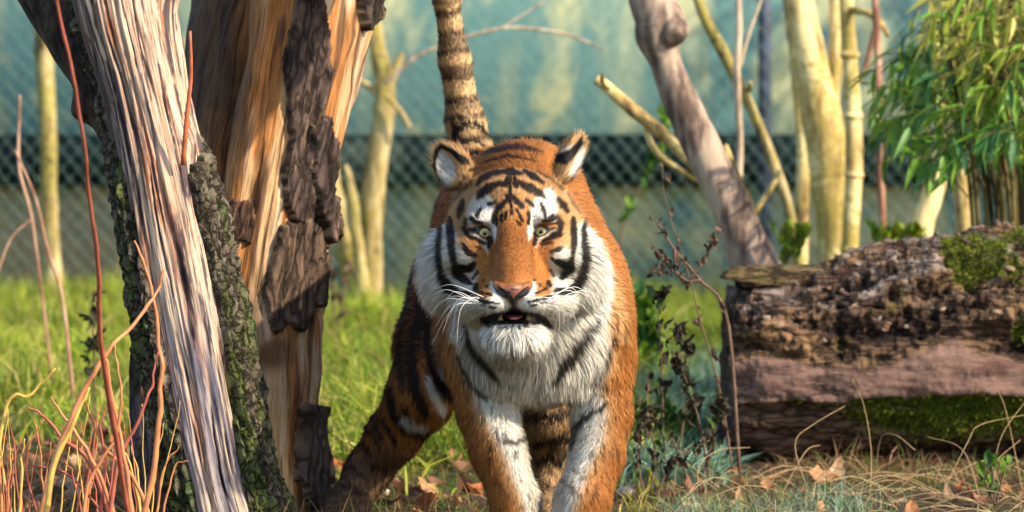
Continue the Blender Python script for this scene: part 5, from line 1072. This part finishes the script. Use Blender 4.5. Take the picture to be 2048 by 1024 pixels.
# ---- body mesh
m_skin, nt, out = new_mat('tiger_coat'); pbsdf(nt, out, attr(nt, 'col'), 0.85, None, 0.15)
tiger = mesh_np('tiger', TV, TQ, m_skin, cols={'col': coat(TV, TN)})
tag(tiger, 'striped orange tiger with white chest walking head-on with its mouth slightly open', 'tiger')
bvh = BVHTree.FromPolygons([tuple(v) for v in TV], [tuple(q) for q in TQ.tolist()])
def skin_depth(px, py, d0=8.0):
    o = Vector((0, 0, H)); t = Vector(Wp(px, py, 8.4)) - o; t.normalize()
    h = bvh.ray_cast(o, t, 20); return h[0]

# ---- eyes
m_eye = simple_mat('eye_white', (0.10, 0.09, 0.07), 0.15, 0.1, 50, 0.6)
m_iris, nt, out = new_mat('iris'); pbsdf(nt, out, attr(nt, 'col'), 0.08, None, 0.6)
m_pupil = simple_mat('pupil', (0.004, 0.004, 0.004), 0.05, 0.1, 50, 0.6)
m_lid = simple_mat('dark_skin', (0.012, 0.009, 0.010), 0.4, 0.2, 200, 0.5)
def lathe(prof, n=28):
    """prof: (radius, y) pairs, revolved round the y axis; first at the centre"""
    a = np.arange(n) / n * 2 * np.pi; V = [np.array([[0, prof[0][1], 0]])]
    for r, y in prof[1:]: V.append(np.stack([r * np.cos(a), np.full(n, y), r * np.sin(a)], 1))
    V = np.vstack(V); j = np.arange(n); k = (j + 1) % n
    Fq = [np.stack([0 * j, 1 + j, 1 + k, 1 + k], 1)]
    for i in range(len(prof) - 2): Fq.append(np.stack([1 + i * n + j, 1 + (i + 1) * n + j, 1 + (i + 1) * n + k, 1 + i * n + k], 1))
    return V, np.vstack(Fq)
EYE_R = 0.0185
almonds = {}
for sgn, cx, cy in ((-1, 969.5, 466), (1, 1081.5, 463)):
    hit = skin_depth(cx, cy); c = np.array(hit) + np.array([0, EYE_R - 0.0115, 0])
    th = np.linspace(0, np.pi * 0.75, 16)
    V, Fq = lathe([(EYE_R * math.sin(t), -EYE_R * math.cos(t)) for t in th])
    eye = mesh_np('eye', V, fix_tri(Fq), m_eye, tiger); eye.location = c; eye['label'] = 'pale yellow-green eye'
    th = np.linspace(0, math.asin(0.0118 / EYE_R), 12)
    V, Fq = lathe([((EYE_R + 0.0007) * math.sin(t), -(EYE_R + 0.0007) * math.cos(t)) for t in th], 40)
    rr = np.hypot(V[:, 0], V[:, 2]) / 0.0118
    ang = np.arctan2(V[:, 2], V[:, 0]); fib = 0.5 + 0.5 * np.sin(ang * 23 + 3 * np.sin(ang * 7))
    ic = np.array([0.62, 0.56, 0.20]) * (0.7 + 0.3 * fib[:, None]) * (1 - 0.75 * sstep(0.78, 1.0, rr))[:, None]
    ir = mesh_np('iris', V, fix_tri(Fq), m_iris, eye, cols={'col': ic})
    th = np.linspace(0, math.asin(0.0042 / EYE_R), 5)
    V, Fq = lathe([((EYE_R + 0.0012) * math.sin(t), -(EYE_R + 0.0012) * math.cos(t)) for t in th])
    pu = mesh_np('pupil', V, fix_tri(Fq), m_pupil, eye); 
    # lids: a rim that lies on the eyeball and runs out onto the skin
    al = np.array([(-16, -3), (-10, -9), (-2, -11), (6, -10), (12, -4), (14, 5), (13, 13), (8, 11), (0, 9), (-8, 5)], float)
    al[:, 0] *= 1 if sgn < 0 else -1
    al = spline(np.vstack([al, al[:1]]), 41)[:-1]; almonds[sgn] = (cx, cy, al)
    rings = []
    for sc, dz in ((0.94, 0.0), (1.0, -0.0012), (1.12, -0.0016), (1.26, -0.0005), (1.45, 0.004)):
        row = []
        for q in al * sc:
            px_, py_ = cx + q[0], cy + q[1]; hp = skin_depth(px_, py_)
            p = Vector(Wp(px_, py_, c[1])); lx, lz = p.x - c[0], p.z - c[2]
            r2 = (EYE_R + 0.0015) ** 2 - lx * lx - lz * lz
            ys = c[1] - math.sqrt(r2) if r2 > 0 else 9
            y_ = min(ys, hp.y if hp else 9) + dz
            row.append(Wp(px_, py_, y_))
        rings.append(row)
    V = np.array(rings).reshape(-1, 3); n = len(al); i = np.arange(len(rings) - 1)[:, None] * n; j = np.arange(n)[None]; k = (j + 1) % n
    Fq = np.stack([i + j, i + k, i + n + k, i + n + j], -1).reshape(-1, 4)
    mesh_np('eyelid', V, Fq, m_lid, tiger)

# ---- nose leather
ns = Sculpt(axis_coords([(-0.065, 0.065, 0.0017)]), axis_coords([(8.17, 8.30, 0.0017)]), axis_coords([(0.53, 0.67, 0.0017)]))
nh = skin_depth(1025, 580); ND = nh.y + 0.004
ns.cone(w(1004, 578, ND), 0.0135, w(1048, 578, ND), 0.0135, 0.01)
ns.cone(w(1026, 580, ND - 0.003), 0.015, w(1027, 602, ND + 0.001), 0.0085, 0.012)
ns.cone(w(993, 570, ND + 0.012), 0.009, w(1010, 586, ND), 0.0085, 0.01); ns.cone(w(1058, 570, ND + 0.012), 0.009, w(1042, 586, ND), 0.0085, 0.01)
ns.cone(w(1027, 602, ND + 0.003), 0.004, w(1027, 616, ND + 0.012), 0.003, 0.006)
for a_, b_ in (((996, 577), (1012, 591)), ((1056, 577), (1041, 591))):
    ns.cone(w(*a_, ND - 0.008), 0.0042, w(*b_, ND - 0.014), 0.005, 0.004, op='cut')
NV, NQ = ns.surface(2); X, Y = pix(NV)
nc = np.repeat(np.array([[0.27, 0.10, 0.08]]), len(NV), 0)
bl = np.minimum.reduce([stroke_d(X, Y, [(984, 562, 8), (996, 578, 13), (1012, 592, 14), (1026, 604, 10)]), stroke_d(X, Y, [(1068, 561, 8), (1056, 578, 13), (1042, 592, 14), (1028, 604, 10)]), stroke_d(X, Y, [(1027, 600, 6), (1027, 616, 7)])])
mk = np.clip(sstep(2, -1.5, bl) + sstep(0.0, 0.35, fbm(NV * 150, 2, 4)) * 0.9 * (Y > 577), 0, 1)[:, None]
nc = nc * (1 - mk) + np.array([0.012, 0.009, 0.012]) * mk
top = sstep(581, 571, Y + 3 * fbm(NV * 120, 2, 6))[:, None]; nc = nc * (1 - top) + ORANGE_D * top
m_nose, nt, out = new_mat('nose_leather'); cn = attr(nt, 'col'); pbsdf(nt, out, cn, 0.42, bump(nt, noise(nt, geo_pos(nt), 700, 2), 0.4, 0.001), 0.5)
no = mesh_np('nose', NV, NQ, m_nose, tiger, cols={'col': nc}); no['label'] = 'pink and black nose leather'

# ---- tongue and teeth
m_tongue = simple_mat('tongue', (0.46, 0.13, 0.16), 0.35, 0.2, 400, 0.5, 0.3)
u_ = np.linspace(0, 1, 12); path = np.stack([np.full(12, w(1028, 635, 8.3)[0]), 8.268 + 0.10 * u_, w(1028, 632, 8.3)[2] - 0.004 + 0.004 * np.sin(u_ * 3)], 1)
V, Fq = tube(path, 0.019 * np.sqrt(np.clip(np.sin(np.pi * (0.06 + 0.5 * u_)), 0, 1)), 16); V[:, 2] = path[0, 2] + (V[:, 2] - path[0, 2]) * 0.34
mesh_np('tongue', V, fix_tri(Fq), m_tongue, tiger)
m_tooth = simple_mat('tooth', (0.45, 0.33, 0.15), 0.35, 0.2, 120, 0.5)
for px_, py_, up in ((1001, 634, .62), (1057, 633, .62)):
    p = w(px_, py_, 8.292); uu = np.linspace(0, 1, 7)
    path = p + np.stack([0 * uu, 0.004 * uu, (-0.012 + 0.024 * uu) * up], 1)
    V, Fq = tube(path, 0.0062 * (1 - 0.8 * uu ** 2) * (0.6 + 0.4 * up), 10); mesh_np('tooth', V, fix_tri(Fq), m_tooth, tiger)

# ---- whiskers
m_wh = simple_mat('whisker', (0.85, 0.82, 0.75), 0.4, 0.05, 30, 0.4)
wr = np.random.default_rng(5)
ends_l = [(862, 592), (868, 578), (880, 610), (852, 636), (870, 655), (864, 690), (884, 668), (905, 660), (897, 640), (913, 690), (890, 600), (920, 640)]
ends_r = [(1180, 590), (1196, 612), (1172, 620), (1150, 640), (1190, 640), (1128, 655), (1165, 600), (1140, 620), (1206, 600), (1118, 668), (1158, 660), (1110, 660)]
for sgn, ends in ((-1, ends_l), (1, ends_r)):
    for i, (ex, ey) in enumerate(ends):
        sx, sy = 1026 + sgn * wr.uniform(58, 76), wr.uniform(584, 610)
        hp = skin_depth(sx, sy); a = np.array(hp); e = w(ex, ey, 8.30 + wr.uniform(-0.06, 0.10))
        mid = (a + e) / 2 + np.array([sgn * 0.012, -0.025, 0.018 + wr.uniform(0, 0.012)])
        path = spline([a, mid, e], 12)
        V, Fq = tube(path, np.linspace(0.00085, 0.0003, 12), 4); mesh_np('whisker', V, fix_tri(Fq), m_wh, tiger)

# ---- fur: strands rooted on the skin, coloured by the coat
def grow_fur(NS, seed=1):
    r = np.random.default_rng(seed)
    cen = TV[TQ].mean(1); fa = np.linalg.norm(TFN, axis=1) * 0.5; fn = nrmz(TFN)
    fx, fy = pix(cen); d = cen[:, 1]
    wgt = np.where(d < 8.66, 6.0, np.where(d < 8.98, 3.2, 1.3)) * np.where(fn[:, 1] > 0.4, 0.35, 1.0) * np.where(fy > 1090, 0.25, 1.0) * np.where(fy < -10, 0.35, 1)
    wgt = np.where((d > 9.5) & (fy < 310), wgt * 1.6, wgt)
    pr = fa * wgt; pr /= pr.sum()
    fi = r.choice(len(TQ), NS, p=pr); u, v = r.random(NS), r.random(NS)
    q = TQ[fi]; bl = lambda A: (A[q[:, 0]] * ((1 - u) * (1 - v))[:, None] + A[q[:, 1]] * (u * (1 - v))[:, None] + A[q[:, 2]] * (u * v)[:, None] + A[q[:, 3]] * ((1 - u) * v)[:, None])
    P = bl(TV); N = nrmz(bl(TN)); X, Y = pix(P); D = P[:, 1]
    ok = poly_d(X, Y, MOUTH) > 0; ok |= D > 8.45
    ok &= ~((D < 8.5) & (np.minimum(np.hypot((X - 1006) / 1.2, Y - 581), np.hypot((X - 1046) / 1.2, Y - 581)) < 13))
    for sg, (cx, cy, al) in almonds.items(): ok &= ~((poly_d(X, Y, al * 1.16 + np.array([cx, cy])) < 0) & (D < 8.5))
    P, N, X, Y, D, fi = P[ok], N[ok], X[ok], Y[ok], D[ok], fi[ok]; n = len(P)
    head = (1 - sstep(8.60, 8.68, D)) * (Y < 700)
    ax = np.abs(X - 1025)
    # direction
    nose = w(1025, 578, 8.22); fl = nrmz(P - nose)
    fl[:, 2] -= 0.55 * sstep(90, 140, ax) * sstep(440, 520, Y); fl[:, 1] *= 0.6
    bd = np.tile(np.array([-0.12, 0.9, -0.55]), (n, 1))
    chest = sstep(9.0, 8.85, D) * sstep(600, 660, Y); bd = bd * (1 - chest[:, None]) + chest[:, None] * np.stack([0.25 * np.sign(P[:, 0] - 0.055) + (P[:, 0] - 0.055) * 0.6, np.full(n, -0.1), np.full(n, -1.0)], 1)
    low = sstep(0.45, 0.35, P[:, 2]); bd = bd * (1 - low[:, None]) + low[:, None] * np.array([0, 0.15, -1.0])
    tl = ((D > 9.55) & (Y < 310) & (P[:, 2] > 0.88)); bd[tl] = np.array([-0.1, 0, 1.0])
    g = bd * (1 - head[:, None]) + fl * head[:, None]
    ear = (head > 0.5) & (Y < 385) & (ax > 78); g[ear] = np.stack([np.sign(X[ear] - 1025) * 0.5, np.full(ear.sum(), -0.2), np.full(ear.sum(), 0.8)], 1)
    t = g - (g * N).sum(1, keepdims=True) * N; t = nrmz(t + r.normal(0, 0.16, (n, 3)))
    # length and lift
    L = np.full(n, 0.024)
    L = np.where(head > 0.5, 0.0085 + 0.010 * sstep(40, 110, ax) + 0.004 * sstep(470, 400, Y), L)
    ruff = head * sstep(88, 150, ax) * sstep(415, 500, Y); L = L + 0.050 * ruff
    chin = head * sstep(662, 685, Y); L = L + 0.013 * chin
    L = L * (1 - head * 0.25 * sstep(85, 50, ax) * sstep(480, 530, Y) * sstep(640, 620, Y))
    ch = chest * sstep(185, 120, np.abs(X - 1068)) * sstep(830, 740, Y); L = L + 0.044 * ch
    L = np.where(low > 0.5, np.minimum(L, 0.020), L); L[tl] = 0.018
    L[ear] = np.where(N[ear][:, 1] < -0.1, 0.030, 0.012)
    L = L * r.uniform(0.65, 1.25, n)
    lift = 0.30 + 0.25 * ruff + 0.1 * ch; lift = np.where(head > 0.5, np.maximum(lift - 0.05, 0.22), lift); lift = lift * r.uniform(0.6, 1.4, n); lift[ear] = 0.5
    dr = nrmz(t * np.sqrt(1 - np.clip(lift, 0, 0.95) ** 2)[:, None] + N * lift[:, None])
    grav = np.array([0, 0, -1.0]) * (0.45 * (ruff + ch + chin) + 0.08)[:, None]
    p1 = P + dr * (L * 0.5)[:, None]; d2 = nrmz(dr + grav * 0.8 - N * 0.10); p2 = p1 + d2 * (L * 0.5)[:, None]
    # clumps: tips drawn together
    cs = 0.010 + 0.009 * (ch > 0.3); key = np.floor((P + 0.004 * fbm(P * 60, 2, 8)[:, None]) / cs[:, None]).astype(np.int64)
    kk = key[:, 0] * 1000003 + key[:, 1] * 10007 + key[:, 2]; _, inv = np.unique(kk, return_inverse=True); inv = inv.ravel()
    cntc = np.bincount(inv); cm = np.stack([np.bincount(inv, p2[:, a]) / cntc for a in range(3)], 1)[inv]
    cl = (0.12 + 0.5 * np.clip(ruff, 0, 1) + 0.72 * np.clip(ch, 0, 1))[:, None] * r.uniform(0.4, 1, n)[:, None]; p2 = p2 * (1 - cl) + cm * cl
    # strand shapes and colours; long strands get more joints
    jb = (1 + r.normal(0, 0.15, (n, 1)) * (1 + 0.6 * head[:, None] * (ax < 70)[:, None])) * (1 + 0.10 * fbm(P * 35, 2, 13))[:, None]
    wd = np.where(D < 8.66, 0.00085, np.where(D < 9.0, 0.0012, 0.0020)) * (1 + 0.5 * np.clip(ch + ruff, 0, 1)) * r.uniform(0.7, 1.3, n)
    side = nrmz(np.cross(dr, N + r.normal(0, 0.5, (n, 3)))); P0 = P - N * 0.001; Cp = 2 * p1 - (P0 + p2) / 2
    sn = nrmz(N + 0.35 * dr + r.normal(0, 0.16, (n, 3)))
    near = (D < 8.98)
    VV, TT, CC, NN, off = [], [], [], [], 0
    for long_ in (False, True):
        ix = np.where((L > 0.024) & near if long_ else ~((L > 0.024) & near))[0]; m = len(ix); K = 6 if long_ else 2
        pts, cols = [], []
        for kq in range(K + 1):
            t_ = kq / K; q_ = (1 - t_) ** 2 * P0[ix] + 2 * t_ * (1 - t_) * Cp[ix] + t_ * t_ * p2[ix]; pts.append(q_)
            cols.append(np.clip(coat(q_ if kq else P[ix], N[ix]) * jb[ix], 0.006, 0.92))
        if not long_:
            fr = ~near[ix]; cols[1][fr] = cols[0][fr]; cols[2][fr] = cols[0][fr]
        V = np.empty((m, 2 * K + 1, 3)); Cc = np.empty_like(V)
        for kq in range(K):
            w_ = (wd[ix] * 0.5 * (1 - 0.55 * (kq / K) ** 1.5))[:, None]; V[:, 2 * kq] = pts[kq] - side[ix] * w_; V[:, 2 * kq + 1] = pts[kq] + side[ix] * w_; Cc[:, 2 * kq] = Cc[:, 2 * kq + 1] = cols[kq]
        V[:, -1] = pts[K]; Cc[:, -1] = cols[K]
        b = np.arange(m, dtype=np.int64)[:, None] * (2 * K + 1) + off; tr = []
        for kq in range(K - 1): tr += [b + [[2 * kq, 2 * kq + 1, 2 * kq + 3]], b + [[2 * kq, 2 * kq + 3, 2 * kq + 2]]]
        tr.append(b + [[2 * K - 2, 2 * K - 1, 2 * K]])
        VV.append(V.reshape(-1, 3)); CC.append(Cc.reshape(-1, 3)); TT.append(np.vstack(tr)); NN.append(np.repeat(sn[ix], 2 * K + 1, 0)); off += m * (2 * K + 1)
    return np.vstack(VV), np.vstack(TT), np.vstack(CC), np.vstack(NN)
m_fur, nt, out = new_mat('fur'); cc = attr(nt, 'col')
nv = attr(nt, 'nrm', 'Vector')
p = pbsdf(nt, None, cc, 0.55, nv, 0.22); tr = nd(nt, 'ShaderNodeBsdfTranslucent', {'Color': cc})
mx = nd(nt, 'ShaderNodeMixShader', {0: 0.18, 1: p.outputs[0], 2: tr.outputs[0]}); nt.links.new(mx.outputs[0], out.inputs[0])
FV, FT, FC, FN_ = grow_fur(400000)
fur = mesh_np('fur', FV, FT, m_fur, tiger, smooth=False, cols={'col': FC}, vecs={'nrm': FN_})
fur['label'] = 'dense striped fur coat'
del FV, FT, FC, FN_
